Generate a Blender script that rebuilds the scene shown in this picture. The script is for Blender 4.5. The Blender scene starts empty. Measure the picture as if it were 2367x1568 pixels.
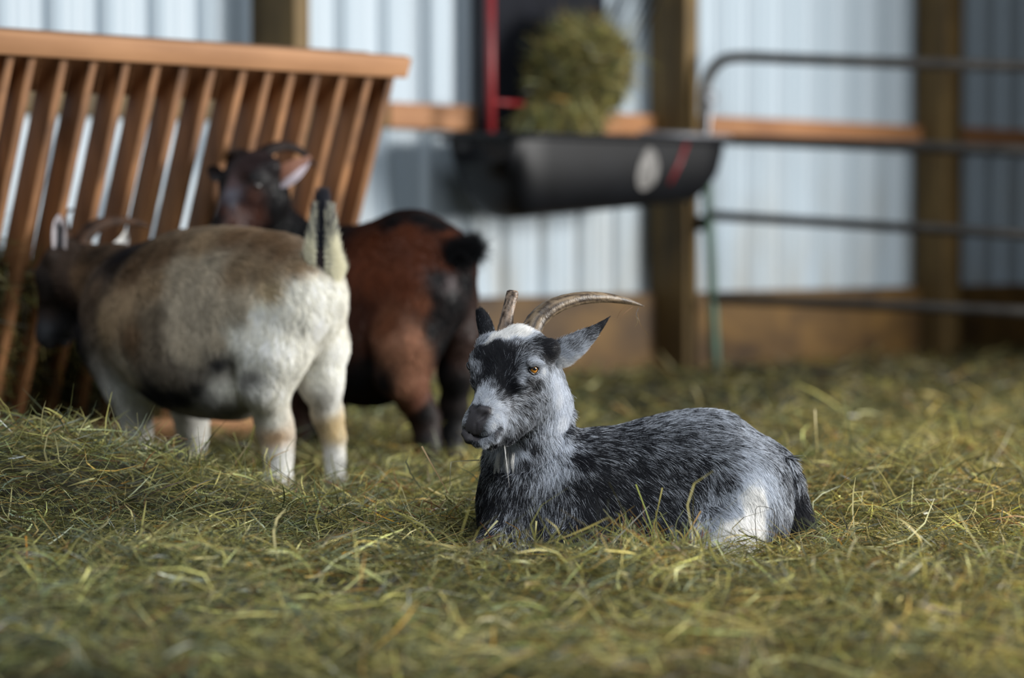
import bpy, math
import numpy as np
from mathutils import Vector

sc = bpy.context.scene
C = sc.collection
rng = np.random.default_rng(7)

# ------------------------------------------------------------------ camera
FPX, HOR, CAMH = 5590.0, 540.0, 0.58
TP = math.atan((784 - HOR) / FPX)
cam = bpy.data.cameras.new('camera')
cam.lens = FPX / 2367 * 36.0
cam.sensor_width = 36.0
cam.clip_start = 0.05
cam.dof.use_dof = True
cam.dof.focus_distance = 4.33
cam.dof.aperture_fstop = 1.75
camo = bpy.data.objects.new('camera', cam)
C.objects.link(camo)
camo.location = (0, 0, CAMH)
camo.rotation_euler = (math.pi / 2 - TP, 0, 0)
sc.camera = camo

# ------------------------------------------------------------------ light
w = bpy.data.worlds.new('world')
sc.world = w
w.use_nodes = True
w.node_tree.nodes['Background'].inputs[0].default_value = (0.80, 0.90, 1.0, 1)
w.node_tree.nodes['Background'].inputs[1].default_value = 0.24


def area(name, loc, target, sx, sy, power, col):
    l = bpy.data.lights.new(name, 'AREA')
    l.shape = 'RECTANGLE'
    l.size, l.size_y = sx, sy
    l.energy = power
    l.color = col
    o = bpy.data.objects.new(name, l)
    C.objects.link(o)
    o.location = loc
    o.rotation_euler = (Vector(target) - Vector(loc)).to_track_quat('-Z', 'Y').to_euler()
    return o


area('barn_door_daylight', (7.0, 4.9, 1.6), (-0.3, 6.4, 0.4), 2.6, 2.0, 1080, (1.0, 0.98, 0.94))
area('overhead_fill', (0.8, 1.2, 4.2), (0, 3.7, 0.2), 2.5, 2.5, 225, (0.92, 0.96, 1.0))  # fill lamp added overhead to brighten the goats' fronts and the near hay

sc.view_settings.view_transform = 'Standard'
sc.view_settings.look = 'None'
sc.view_settings.exposure = 0.0
sc.view_settings.gamma = 1.0
sc.view_settings.use_curve_mapping = False
sc.cycles.max_bounces = 5
sc.cycles.diffuse_bounces = 3
sc.cycles.glossy_bounces = 2
sc.cycles.transmission_bounces = 2
sc.cycles.transparent_max_bounces = 6
sc.cycles.caustics_reflective = False
sc.cycles.caustics_refractive = False


# ------------------------------------------------------------------ helpers
def W(px, py, Y):
    """point at distance Y from the camera plane seen at pixel px, py"""
    u = (px - 1183.5) / FPX
    v = (784 - py) / FPX
    dy = math.cos(TP) + v * math.sin(TP)
    dz = -math.sin(TP) + v * math.cos(TP)
    t = Y / dy
    return np.array([u * t, Y, CAMH + dz * t])


def project(P):
    r = P - np.array([0, 0, CAMH])
    d = r[:, 1] * math.cos(TP) - r[:, 2] * math.sin(TP)
    v = r[:, 1] * math.sin(TP) + r[:, 2] * math.cos(TP)
    return 1183.5 + FPX * r[:, 0] / d, 784 - FPX * v / d, d


def unit(v):
    v = np.asarray(v, float)
    return v / np.maximum(np.linalg.norm(v, axis=-1, keepdims=True), 1e-9)


def lin(c):
    c = np.asarray(c, float) / 255.0
    return np.where(c <= 0.04045, c / 12.92, ((c + 0.055) / 1.055) ** 2.4)


def tag(o, label=None, cat=None, group=None, kind=None):
    if label: o['label'] = label
    if cat: o['category'] = cat
    if group: o['group'] = group
    if kind: o['kind'] = kind
    return o


def empty(name, loc=(0, 0, 0)):
    o = bpy.data.objects.new(name, None)
    o.empty_display_size = 0.05
    C.objects.link(o)
    o.location = loc
    return o


def mesh_obj(name, V, F, mat=None, parent=None, cols=None, smooth=True):
    me = bpy.data.meshes.new(name)
    V = np.asarray(V, np.float32)
    F = np.asarray(F, np.int32)
    off = np.zeros(3, np.float32)
    if parent is not None:
        off = np.array(parent.location, np.float32)
    n, k = F.shape
    me.vertices.add(len(V))
    me.vertices.foreach_set('co', (V - off).ravel())
    me.loops.add(n * k)
    me.loops.foreach_set('vertex_index', F.ravel())
    me.polygons.add(n)
    me.polygons.foreach_set('loop_start', np.arange(0, n * k, k, dtype=np.int32))
    me.polygons.foreach_set('loop_total', np.full(n, k, np.int32))
    if smooth:
        me.polygons.foreach_set('use_smooth', np.ones(n, bool))
    me.update(calc_edges=True)
    me.validate()
    if cols is not None:
        a = me.color_attributes.new('Col', 'FLOAT_COLOR', 'POINT')
        cc = np.ones((len(V), 4), np.float32)
        cc[:, :3] = cols
        a.data.foreach_set('color', cc.ravel())
    if mat: me.materials.append(mat)
    o = bpy.data.objects.new(name, me)
    C.objects.link(o)
    if parent is not None: o.parent = parent
    return o


# ---- value noise for placement and colour
_perm = rng.random((32, 32, 32)).astype(np.float32)


def noise3(P, s=1.0):
    q = np.asarray(P) * s + 100.0
    i = np.floor(q).astype(int)
    f = q - i
    f = f * f * (3 - 2 * f)
    r = 0
    for a in (0, 1):
        for b in (0, 1):
            for c in (0, 1):
                wgt = (f[..., 0] if a else 1 - f[..., 0]) * (f[..., 1] if b else 1 - f[..., 1]) * (f[..., 2] if c else 1 - f[..., 2])
                r = r + wgt * _perm[(i[..., 0] + a) % 32, (i[..., 1] + b) % 32, (i[..., 2] + c) % 32]
    return r


# ---- materials
def new_mat(name):
    m = bpy.data.materials.new(name)
    m.use_nodes = True
    nt = m.node_tree
    return m, nt, nt.nodes['Principled BSDF']


def plain(name, rgb, rough=0.6, metal=0.0, spec=0.5, noise=0.0, nscale=8.0):
    m, nt, b = new_mat(name)
    b.inputs['Base Color'].default_value = (*rgb, 1)
    b.inputs['Roughness'].default_value = rough
    b.inputs['Metallic'].default_value = metal
    b.inputs['Specular IOR Level'].default_value = spec
    if noise:
        tc = nt.nodes.new('ShaderNodeTexCoord')
        n = nt.nodes.new('ShaderNodeTexNoise')
        n.inputs['Scale'].default_value = nscale
        n.inputs['Detail'].default_value = 6
        r = nt.nodes.new('ShaderNodeValToRGB')
        r.color_ramp.elements[0].position = 0.3
        r.color_ramp.elements[1].position = 0.7
        r.color_ramp.elements[0].color = (*[c * (1 - noise) for c in rgb], 1)
        r.color_ramp.elements[1].color = (*[min(1, c * (1 + noise)) for c in rgb], 1)
        nt.links.new(tc.outputs['Object'], n.inputs['Vector'])
        nt.links.new(n.outputs['Fac'], r.inputs['Fac'])
        nt.links.new(r.outputs['Color'], b.inputs['Base Color'])
    return m


def wood(name, c1, c2, stretch=(1, 1, 0.08), scale=22, rough=0.65):
    m, nt, b = new_mat(name)
    tc = nt.nodes.new('ShaderNodeTexCoord')
    mp = nt.nodes.new('ShaderNodeMapping')
    mp.inputs['Scale'].default_value = stretch
    n = nt.nodes.new('ShaderNodeTexNoise')
    n.inputs['Scale'].default_value = scale
    n.inputs['Detail'].default_value = 8
    n.inputs['Distortion'].default_value = 0.6
    n2 = nt.nodes.new('ShaderNodeTexNoise')
    n2.inputs['Scale'].default_value = 3.5
    n2.inputs['Detail'].default_value = 3
    mx = nt.nodes.new('ShaderNodeMath')
    mx.operation = 'MULTIPLY_ADD'
    mx.inputs[1].default_value = 0.55
    mx.inputs[2].default_value = 0.0
    add = nt.nodes.new('ShaderNodeMath')
    add.operation = 'MULTIPLY_ADD'
    add.inputs[1].default_value = 0.45
    r = nt.nodes.new('ShaderNodeValToRGB')
    r.color_ramp.elements[0].position = 0.33
    r.color_ramp.elements[1].position = 0.68
    r.color_ramp.elements[0].color = (*c1, 1)
    r.color_ramp.elements[1].color = (*c2, 1)
    bp = nt.nodes.new('ShaderNodeBump')
    bp.inputs['Strength'].default_value = 0.25
    bp.inputs['Distance'].default_value = 0.004
    L = nt.links.new
    L(tc.outputs['Object'], mp.inputs['Vector'])
    L(mp.outputs['Vector'], n.inputs['Vector'])
    L(tc.outputs['Object'], n2.inputs['Vector'])
    L(n.outputs['Fac'], mx.inputs[0])
    L(n2.outputs['Fac'], add.inputs[0])
    L(mx.outputs[0], add.inputs[2])
    L(add.outputs[0], r.inputs['Fac'])
    L(r.outputs['Color'], b.inputs['Base Color'])
    L(n.outputs['Fac'], bp.inputs['Height'])
    L(bp.outputs['Normal'], b.inputs['Normal'])
    b.inputs['Roughness'].default_value = rough
    b.inputs['Specular IOR Level'].default_value = 0.35
    return m


def attr_mat(name, rough=0.6, spec=0.3, bump=0.0, bscale=300, transl=0.0, sheen=0.0):
    m, nt, b = new_mat(name)
    a = nt.nodes.new('ShaderNodeAttribute')
    a.attribute_name = 'Col'
    nt.links.new(a.outputs['Color'], b.inputs['Base Color'])
    b.inputs['Roughness'].default_value = rough
    b.inputs['Specular IOR Level'].default_value = spec
    if bump:
        tc = nt.nodes.new('ShaderNodeTexCoord')
        n = nt.nodes.new('ShaderNodeTexNoise')
        n.inputs['Scale'].default_value = bscale
        n.inputs['Detail'].default_value = 4
        bp = nt.nodes.new('ShaderNodeBump')
        bp.inputs['Strength'].default_value = bump
        bp.inputs['Distance'].default_value = 0.003
        nt.links.new(tc.outputs['Object'], n.inputs['Vector'])
        nt.links.new(n.outputs['Fac'], bp.inputs['Height'])
        nt.links.new(bp.outputs['Normal'], b.inputs['Normal'])
    if transl:
        t = nt.nodes.new('ShaderNodeBsdfTranslucent')
        mix = nt.nodes.new('ShaderNodeMixShader')
        mix.inputs[0].default_value = transl
        out = nt.nodes['Material Output']
        nt.links.new(a.outputs['Color'], t.inputs['Color'])
        nt.links.new(b.outputs[0], mix.inputs[1])
        nt.links.new(t.outputs[0], mix.inputs[2])
        nt.links.new(mix.outputs[0], out.inputs['Surface'])
    return m


M = {}
M['skin'] = attr_mat('goat_skin', 0.55, 0.35, bump=0.25, bscale=900)
M['fur'] = attr_mat('goat_fur', 0.55, 0.35, transl=0.22)
M['horn'] = attr_mat('goat_horn', 0.46, 0.35, bump=0.35, bscale=220)
M['fur_back'] = attr_mat('goat_fur_matt', 0.7, 0.2, transl=0.2)
M['horn_dark'] = attr_mat('goat_horn_dark', 0.7, 0.2, bump=0.6, bscale=160)
M['hay'] = attr_mat('hay_blades', 0.5, 0.4, transl=0.25)
M['wood'] = wood('manger_wood', (0.060, 0.026, 0.011), (0.31, 0.145, 0.058))
M['wood_rail'] = wood('manger_rail_wood', (0.24, 0.115, 0.052), (0.41, 0.215, 0.105), (0.08, 0.08, 1))
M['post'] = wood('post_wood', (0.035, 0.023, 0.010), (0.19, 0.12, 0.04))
M['girt'] = wood('girt_wood', (0.24, 0.105, 0.045), (0.38, 0.185, 0.08), (0.08, 0.08, 1))
M['kick'] = wood('kickboard_wood', (0.018, 0.010, 0.006), (0.15, 0.082, 0.022), (0.5, 0.5, 1), 5)
M['black'] = plain('black_plastic', (0.004, 0.0045, 0.006), 0.48, spec=0.25, noise=0.3)
M['rubber'] = plain('black_rubber_mat', (0.007, 0.008, 0.012), 0.85, spec=0.2, noise=0.3)
M['red'] = plain('red_painted_steel', (0.20, 0.012, 0.015), 0.45, noise=0.25)
M['gate'] = plain('weathered_gate_steel', (0.050, 0.045, 0.040), 0.45, metal=0.2, noise=0.45, nscale=14)
M['green'] = plain('green_gate_paint', (0.018, 0.06, 0.035), 0.5, noise=0.4, nscale=14)
M['steel'] = plain('galvanised_steel', (0.33, 0.33, 0.35), 0.38, metal=0.5, noise=0.2)


# ---- simple solids (each returns V,F quads)
def box_pts(o, ax, ay, az):
    """box from corner o with edge vectors ax, ay, az (bevelled by modifier later)"""
    o, ax, ay, az = (np.asarray(q, float) for q in (o, ax, ay, az))
    V = [o, o + ax, o + ax + ay, o + ay, o + az, o + ax + az, o + ax + ay + az, o + ay + az]
    F = [[0, 3, 2, 1], [4, 5, 6, 7], [0, 1, 5, 4], [1, 2, 6, 5], [2, 3, 7, 6], [3, 0, 4, 7]]
    if np.dot(np.cross(ax, ay), az) < 0:
        F = [f[::-1] for f in F]
    return np.array(V), np.array(F)


def box(name, o, ax, ay, az, mat, parent=None, bevel=0.004):
    V, F = box_pts(o, ax, ay, az)
    ob = mesh_obj(name, V, F, mat, parent, smooth=False)
    if bevel:
        md = ob.modifiers.new('bevel', 'BEVEL')
        md.width = bevel
        md.segments = 2
    return ob


def catmull(P, n):
    P = np.asarray(P, float)
    Q = np.vstack([2 * P[0] - P[1], P, 2 * P[-1] - P[-2]])
    out = []
    m = len(P) - 1
    for t in np.linspace(0, m, n):
        i = min(int(t), m - 1)
        f = t - i
        p0, p1, p2, p3 = Q[i], Q[i + 1], Q[i + 2], Q[i + 3]
        out.append(0.5 * (2 * p1 + (p2 - p0) * f + (2 * p0 - 5 * p1 + 4 * p2 - p3) * f * f + (3 * p1 - p0 - 3 * p2 + p3) * f ** 3))
    return np.array(out)


def tube_geo(P, R, seg=16, flat=1.0, ref=(0, 0, 1)):
    P = np.asarray(P, float)
    n = len(P)
    R = np.broadcast_to(np.asarray(R, float), (n,))
    T = unit(np.gradient(P, axis=0))
    N = unit(np.cross(T[0], ref)) if abs(np.dot(T[0], ref)) < 0.99 else unit(np.cross(T[0], (1, 0, 0)))
    V = []
    for i in range(n):
        N = unit(N - T[i] * np.dot(N, T[i]))
        B = np.cross(T[i], N)
        a = np.linspace(0, 2 * np.pi, seg, endpoint=False)
        V.append(P[i] + R[i] * (np.cos(a)[:, None] * N + flat * np.sin(a)[:, None] * B))
    V = np.vstack(V)
    F = []
    for i in range(n - 1):
        for j in range(seg):
            k = (j + 1) % seg
            F.append([i * seg + j, i * seg + k, (i + 1) * seg + k, (i + 1) * seg + j])
    # caps as quad-fans to a centre
    c0, c1 = len(V), len(V) + 1
    V = np.vstack([V, P[0], P[-1]])
    for j in range(0, seg, 2):
        F.append([c0, (j + 2) % seg, j + 1, j])
        b = (n - 1) * seg
        F.append([c1, b + j, b + j + 1, b + (j + 2) % seg])
    return V, np.array(F)


def tube(name, P, R, mat, parent=None, seg=16, sub=1, cols=None, flat=1.0):
    if sub > 1:
        Rr = np.broadcast_to(np.asarray(R, float), (len(P),))
        PR = catmull(np.column_stack([P, Rr]), sub)
        P, R = PR[:, :3], np.maximum(PR[:, 3], 1e-4)
    V, F = tube_geo(P, R, seg, flat)
    return mesh_obj(name, V, F, mat, parent, cols=cols)


# ------------------------------------------------------------------ implicit-surface modeller (bodies)
def smin(a, b, k):
    h = np.clip(0.5 + 0.5 * (b - a) / k, 0, 1)
    return b * (1 - h) + a * h - k * h * (1 - h)


class Body:
    def __init__(self):
        self.p = []

    def cone(self, a, ra, b, rb, k=0.03, sub=False):
        a, b = np.asarray(a, float), np.asarray(b, float)
        r = max(ra, rb)
        self.p.append(('c', a, b, ra, rb, k, sub, np.minimum(a, b) - r, np.maximum(a, b) + r))

    def chain(self, pts, k=0.03):
        for (a, ra), (b, rb) in zip(pts[:-1], pts[1:]):
            self.cone(a, ra, b, rb, k)

    def ell(self, c, r, k=0.03, axes=None, sub=False):
        c = np.asarray(c, float)
        A = np.eye(3) if axes is None else np.array([unit(x) for x in axes])
        R = max(r)
        self.p.append(('e', c, np.asarray(r, float), A, None, k, sub, c - R, c + R))

    def _d(self, pr, P):
        if pr[0] == 'c':
            _, a, b, ra, rb = pr[:5]
            ab = b - a
            t = np.clip(((P - a) @ ab) / max(ab @ ab, 1e-12), 0, 1)
            return np.linalg.norm(P - a - t[..., None] * ab, axis=-1) - (ra + (rb - ra) * t)
        _, c, r, A = pr[:4]
        q = (P - c) @ A.T
        k0 = np.linalg.norm(q / r, axis=-1)
        k1 = np.linalg.norm(q / (r * r), axis=-1)
        return k0 * (k0 - 1) / np.maximum(k1, 1e-6)

    def _mix(self, d, pr, x):
        k = pr[5]
        if pr[6]:
            return -smin(-d, x, k)
        return smin(d, x, k)

    def eval(self, P):
        d = np.full(len(P), 10.0)
        for pr in self.p:
            lo, hi = pr[7] - pr[5] - 0.02, pr[8] + pr[5] + 0.02
            m = np.all((P > lo) & (P < hi), axis=1)
            if m.any():
                d[m] = self._mix(d[m], pr, self._d(pr, P[m]))
        return d

    def mesh(self, h, clip=None, bounds=None):
        los = np.min([q[7] for q in self.p if not q[6]], axis=0) - 0.02
        his = np.max([q[8] for q in self.p if not q[6]], axis=0) + 0.02
        if bounds is not None:
            los = np.maximum(los, bounds[0])
            his = np.minimum(his, bounds[1])
        n = np.ceil((his - los) / h).astype(int) + 1
        ax = [los[i] + h * np.arange(n[i]) for i in range(3)]
        Fd = np.full(n, 10.0, np.float64)
        for pr in self.p:
            mg = pr[5] + 3 * h
            s = []
            for i in range(3):
                a = int(np.clip(np.floor((pr[7][i] - mg - los[i]) / h), 0, n[i]))
                b = int(np.clip(np.ceil((pr[8][i] + mg - los[i]) / h) + 1, 0, n[i]))
                s.append(slice(a, b))
            if any(q.start >= q.stop for q in s): continue
            G = np.stack(np.meshgrid(ax[0][s[0]], ax[1][s[1]], ax[2][s[2]], indexing='ij'), -1)
            Fd[tuple(s)] = self._mix(Fd[tuple(s)], pr, self._d(pr, G))
        if clip is not None:
            G = np.stack(np.meshgrid(*ax, indexing='ij'), -1)
            D = np.linalg.norm(G - clip[0], axis=-1)
            Fd = np.maximum(Fd, (clip[1] - D) if clip[2] == 'out' else (D - clip[1] - 0.006))
        return nets(Fd, los, h)


def nets(Fd, o, h):
    ins = Fd < 0
    n = np.array(Fd.shape)
    s = np.zeros(n - 1, np.int8)
    for a in (0, 1):
        for b in (0, 1):
            for c in (0, 1):
                s += ins[a:n[0] - 1 + a, b:n[1] - 1 + b, c:n[2] - 1 + c]
    act = (s > 0) & (s < 8)
    I = np.argwhere(act)
    idx = np.full(n - 1, -1, np.int64)
    idx[act] = np.arange(len(I))
    acc = np.zeros((len(I), 3))
    cnt = np.zeros(len(I))
    cs = [(0, 0, 0), (1, 0, 0), (0, 1, 0), (1, 1, 0), (0, 0, 1), (1, 0, 1), (0, 1, 1), (1, 1, 1)]
    val = [Fd[I[:, 0] + c[0], I[:, 1] + c[1], I[:, 2] + c[2]] for c in cs]
    for i in range(8):
        for j in range(i + 1, 8):
            if sum(abs(cs[i][q] - cs[j][q]) for q in range(3)) != 1: continue
            f0, f1 = val[i], val[j]
            m = (f0 < 0) != (f1 < 0)
            t = np.where(m, f0 / np.where(m, f0 - f1, 1), 0)
            p = np.array(cs[i]) + t[:, None] * (np.array(cs[j]) - np.array(cs[i]))
            acc += p * m[:, None]
            cnt += m
    V = o + h * (I + acc / cnt[:, None])
    Fs = []
    for ax_ in range(3):
        u, v = (ax_ + 1) % 3, (ax_ + 2) % 3
        a = np.take(ins, range(n[ax_] - 1), axis=ax_)
        b = np.take(ins, range(1, n[ax_]), axis=ax_)
        E = np.argwhere(a != b)
        E = E[(E[:, u] > 0) & (E[:, v] > 0) & (E[:, u] < n[u] - 1) & (E[:, v] < n[v] - 1)]
        if len(E) == 0: continue
        sg = ins[E[:, 0], E[:, 1], E[:, 2]]
        q = []
        for du, dv in ((-1, -1), (0, -1), (0, 0), (-1, 0)):
            c = E.copy()
            c[:, u] += du
            c[:, v] += dv
            q.append(idx[c[:, 0], c[:, 1], c[:, 2]])
        q = np.stack(q, 1)
        q[~sg] = q[~sg][:, ::-1]
        Fs.append(q)
    return V, np.vstack(Fs)


def vnormals(V, F):
    N = np.zeros_like(V)
    fn = np.cross(V[F[:, 2]] - V[F[:, 0]], V[F[:, 3]] - V[F[:, 1]])
    for k in range(4):
        np.add.at(N, F[:, k], fn)
    return unit(N)


# ---- guides: coat direction, length and colour given at points of the coat
class Guides:
    """rows: (pixel x, pixel y, colour value(s), length, direction)"""

    def __init__(self, V, N, rows, soft=0.012, power=2.0):
        self.soft, self.power = soft, power
        px, py, d = project(V)
        face = N[:, 1] < 0.15
        P, A = [], []
        for r in rows:
            if isinstance(r[0], np.ndarray):
                p = r[0]
                rest = r[1:]
            else:
                dd = np.hypot(px - r[0], py - r[1])
                m = face & (dd < 8)
                if not m.any():
                    m = face & (dd < dd[face].min() + 1)
                j = np.argmin(np.where(m, d, 99))
                p = V[j]
                rest = r[2:]
            P.append(p)
            A.append(np.concatenate([np.atleast_1d(np.asarray(q, float)) for q in rest]))
        self.P, self.A = np.array(P), np.array(A)

    def at(self, Q):
        out = np.empty((len(Q), self.A.shape[1]))
        for i in range(0, len(Q), 20000):
            D = np.linalg.norm(Q[i:i + 20000, None, :] - self.P[None], axis=2)
            wt = 1.0 / (D * D + self.soft ** 2) ** self.power
            out[i:i + 20000] = (wt @ self.A) / wt.sum(1, keepdims=True)
        return out


def sample(V, F, N, n, wfun=None):
    T = np.vstack([F[:, [0, 1, 2]], F[:, [0, 2, 3]]])
    ar = 0.5 * np.linalg.norm(np.cross(V[T[:, 1]] - V[T[:, 0]], V[T[:, 2]] - V[T[:, 0]]), axis=1)
    if wfun is not None:
        cen = V[T].mean(1)
        ar = ar * wfun(cen, unit(N[T].sum(1)))
    k = rng.choice(len(T), n, p=ar / ar.sum())
    a, b = rng.random(n), rng.random(n)
    m = a + b > 1
    a[m], b[m] = 1 - a[m], 1 - b[m]
    t = T[k]
    P = V[t[:, 0]] + a[:, None] * (V[t[:, 1]] - V[t[:, 0]]) + b[:, None] * (V[t[:, 2]] - V[t[:, 0]])
    Nn = unit(N[t[:, 0]] * (1 - a - b)[:, None] + N[t[:, 1]] * a[:, None] + N[t[:, 2]] * b[:, None])
    return P, Nn


def hair_obj(name, pts, rad, col, mat, parent, taper=True):
    """pts (n,k,3)"""
    n, k, _ = pts.shape
    off = np.array(parent.location)
    hc = bpy.data.hair_curves.new(name)
    hc.add_curves([k] * n)
    hc.attributes['position'].data.foreach_set('vector', (pts - off).astype(np.float32).ravel())
    r = hc.attributes.get('radius') or hc.attributes.new('radius', 'FLOAT', 'POINT')
    prof = np.linspace(1, 0.12, k) ** 0.7 if taper else np.ones(k)
    rr = np.broadcast_to(np.asarray(rad).reshape(-1, 1), (n, 1)) * prof[None]
    r.data.foreach_set('value', rr.astype(np.float32).ravel())
    a = hc.attributes.new('Col', 'FLOAT_COLOR', 'CURVE')
    c4 = np.ones((n, 4), np.float32)
    c4[:, :3] = col
    a.data.foreach_set('color', c4.ravel())
    hc.materials.append(mat)
    o = bpy.data.objects.new(name, hc)
    C.objects.link(o)
    o.parent = parent
    return o


def strands(P, N, D, L, lift=0.3, k=5, jit=0.25, curl=0.35, clump=0.0):
    """hairs from roots P with normal N, flow D"""
    n = len(P)
    D = D - N * np.sum(D * N, 1, keepdims=True)
    D = unit(D)
    B = np.cross(N, D)
    cn = (noise3(P, 55.0) - 0.5) * 2
    cn2 = (noise3(P + 3.3, 18.0) - 0.5) * 2
    ang = rng.normal(0, jit, n) + cn * 0.45 + cn2 * 0.3
    D2 = D * np.cos(ang)[:, None] + B * np.sin(ang)[:, None]
    li = np.clip(lift + rng.normal(0, lift * 0.35, n), 0.02, 1.2)[:, None]
    pts = [P - N * 0.001]
    p = P.copy()
    st = (L / (k - 1))[:, None]
    for i in range(1, k):
        t = i / (k - 1)
        a = li * (1 - curl * t * 1.8)
        d = unit(D2 * np.cos(a) + N * np.sin(a) + np.array([0, 0, -1.0]) * 0.12 * t)
        p = p + d * st
        pts.append(p)
    return np.stack(pts, 1)


# ------------------------------------------------------------------ the barn
KAP = 0.00017
MW = KAP * FPX                     # slope of the back wall on plan
TD = unit(np.array([1.0, MW, 0]))  # along the wall, to the right
ND = unit(np.array([MW, -1.0, 0])) # out of the wall, towards the pen
CW = 9.03


def wall_pt(px, c=CW):
    """plan position of pixel column px on the plane parallel to the wall at c"""
    u = (px - 1183.5) / FPX
    Y = c / (1 - MW * u)
    return np.array([u * Y, Y, 0.0])


def hgt(px, py, P):
    return W(px, py, P[1])[2]


# back wall: ribbed metal sheets
def build_wall():
    prof = []
    sp = 0.197
    s0 = wall_pt(122)
    for i in range(-12, 36):
        b = i * sp
        prof += [(b - 0.017, 0), (b - 0.010, 0.026), (b + 0.009, 0.026), (b + 0.018, 0)]
        for q in (0.075, 0.13):
            prof += [(b + q - 0.006, 0), (b + q, 0.003), (b + q + 0.006, 0)]
    V, F = [], []
    zs = [-0.1, 3.6]
    for s, d in prof:
        for z in zs:
            V.append(s0 + TD * s + ND * d + np.array([0, 0, z]))
    for i in range(len(prof) - 1):
        a = i * 2
        F.append([a, a + 2, a + 3, a + 1])
    m, nt, b = new_mat('white_ribbed_steel')
    L = nt.links.new
    tc = nt.nodes.new('ShaderNodeTexCoord')
    mp = nt.nodes.new('ShaderNodeMapping')
    mp.inputs['Scale'].default_value = (3, 3, 0.8)
    n = nt.nodes.new('ShaderNodeTexNoise')
    n.inputs['Scale'].default_value = 2.5
    n.inputs['Detail'].default_value = 7
    sep = nt.nodes.new('ShaderNodeSeparateXYZ')
    mr = nt.nodes.new('ShaderNodeMapRange')
    mr.inputs[1].default_value = 1.0
    mr.inputs[2].default_value = 0.30
    mr.inputs[3].default_value = 0.0
    mr.inputs[4].default_value = 0.6
    mul = nt.nodes.new('ShaderNodeMath')
    mul.operation = 'MULTIPLY'
    r = nt.nodes.new('ShaderNodeValToRGB')
    r.color_ramp.elements[0].position = 0.42
    r.color_ramp.elements[1].position = 0.70
    r.color_ramp.elements[0].color = (0, 0, 0, 1)
    mix = nt.nodes.new('ShaderNodeMix')
    mix.data_type = 'RGBA'
    mix.inputs[6].default_value = (0.335, 0.405, 0.465, 1)
    mix.inputs[7].default_value = (0.26, 0.23, 0.17, 1)
    L(tc.outputs['Object'], mp.inputs['Vector'])
    L(mp.outputs['Vector'], n.inputs['Vector'])
    L(n.outputs['Fac'], r.inputs['Fac'])
    L(tc.outputs['Object'], sep.inputs[0])
    L(sep.outputs['Z'], mr.inputs[0])
    L(mr.outputs[0], mul.inputs[0])
    L(r.outputs['Color'], mul.inputs[1])
    L(mul.outputs[0], mix.inputs[0])
    L(mix.outputs[2], b.inputs['Base Color'])
    b.inputs['Roughness'].default_value = 0.45
    o = mesh_obj('wall_back', np.array(V), np.array(F), m, smooth=False)
    tag(o, kind='structure')


build_wall()

# unseen wall added right of the frame to shade the back wall's right end
V, F = box_pts((3.35, 8.7, -0.1), (0.1, 0, 0), (0, 4.5, 0), (0, 0, 3.4))
tag(mesh_obj('shading_wall', V, F, plain('shading_wall_boards', (0.20, 0.13, 0.07), 0.8, noise=0.3), smooth=False), kind='structure')

# kick boards along the foot of the wall
kb = wall_pt(-300)
ke = wall_pt(2700)
zt = hgt(1700, 672, wall_pt(1700))
o = box('baseboard_back', kb + np.array([0, 0, -0.05]) + ND * 0.02, ke - kb, ND * 0.04, (0, 0, zt + 0.05), M['kick'], bevel=0.006)
tag(o, kind='structure')

# horizontal girts
def girt(name, x0, x1, pyc, pxr, mt='girt'):
    a, b = wall_pt(x0), wall_pt(x1)
    r = wall_pt(pxr)
    z = hgt(pxr, pyc, r)
    o = box(name, a + ND * 0.018 + np.array([0, 0, z - 0.045]), b - a, ND * 0.04, (0, 0, 0.09), M[mt])
    tag(o, kind='structure')


girt('trim_1', 878, 1540, 272, 1000)
girt('trim_4', -150, 876, 272, 1000, 'post')  # same girt in darker wood, standing in for the manger's shadow on it
girt('trim_2', 1600, 2130, 305, 1850)
girt('trim_3', 2200, 2700, 322, 2300)

# posts
def post(x0, xm, x1, label, out0=0.02):
    """x0..xm left face, xm..x1 front face"""
    a = wall_pt(x1, CW)
    p = None
    # search depth so the front left corner is at xm and the back left corner at x0
    for dep in np.linspace(0.05, 0.4, 71):
        q = wall_pt(x1)
        # front right corner on plane c'
        cf = CW - dep / np.dot(ND, [0, -1, 0]) * 1.0
        cf = CW - dep * math.sqrt(1 + MW * MW)
        fr = wall_pt(x1, cf)
        fl = wall_pt(xm, cf)
        bl = fl - ND * (dep - out0)
        bx = project(bl[None] + np.array([[0, 0, 0.6]]))[0][0]
        if p is None or abs(bx - x0) < p[0]:
            p = (abs(bx - x0), fr, fl, dep)
    _, fr, fl, dep = p
    root = box('wooden_post', fl - ND * (dep - out0) + np.array([0, 0, -0.05]), fr - fl, ND * (dep - out0), (0, 0, 3.4), M['post'], bevel=0.006)
    tag(root, label, 'post')
    return dep


post(580, 682, 720, 'squared timber post rising behind the slatted wooden hay manger')
post(1500, 1585, 1614, 'squared timber post beside the black feed trough at the gate end')
post(2112, 2182, 2222, 'squared timber post behind the rails of the metal gate')

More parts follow.
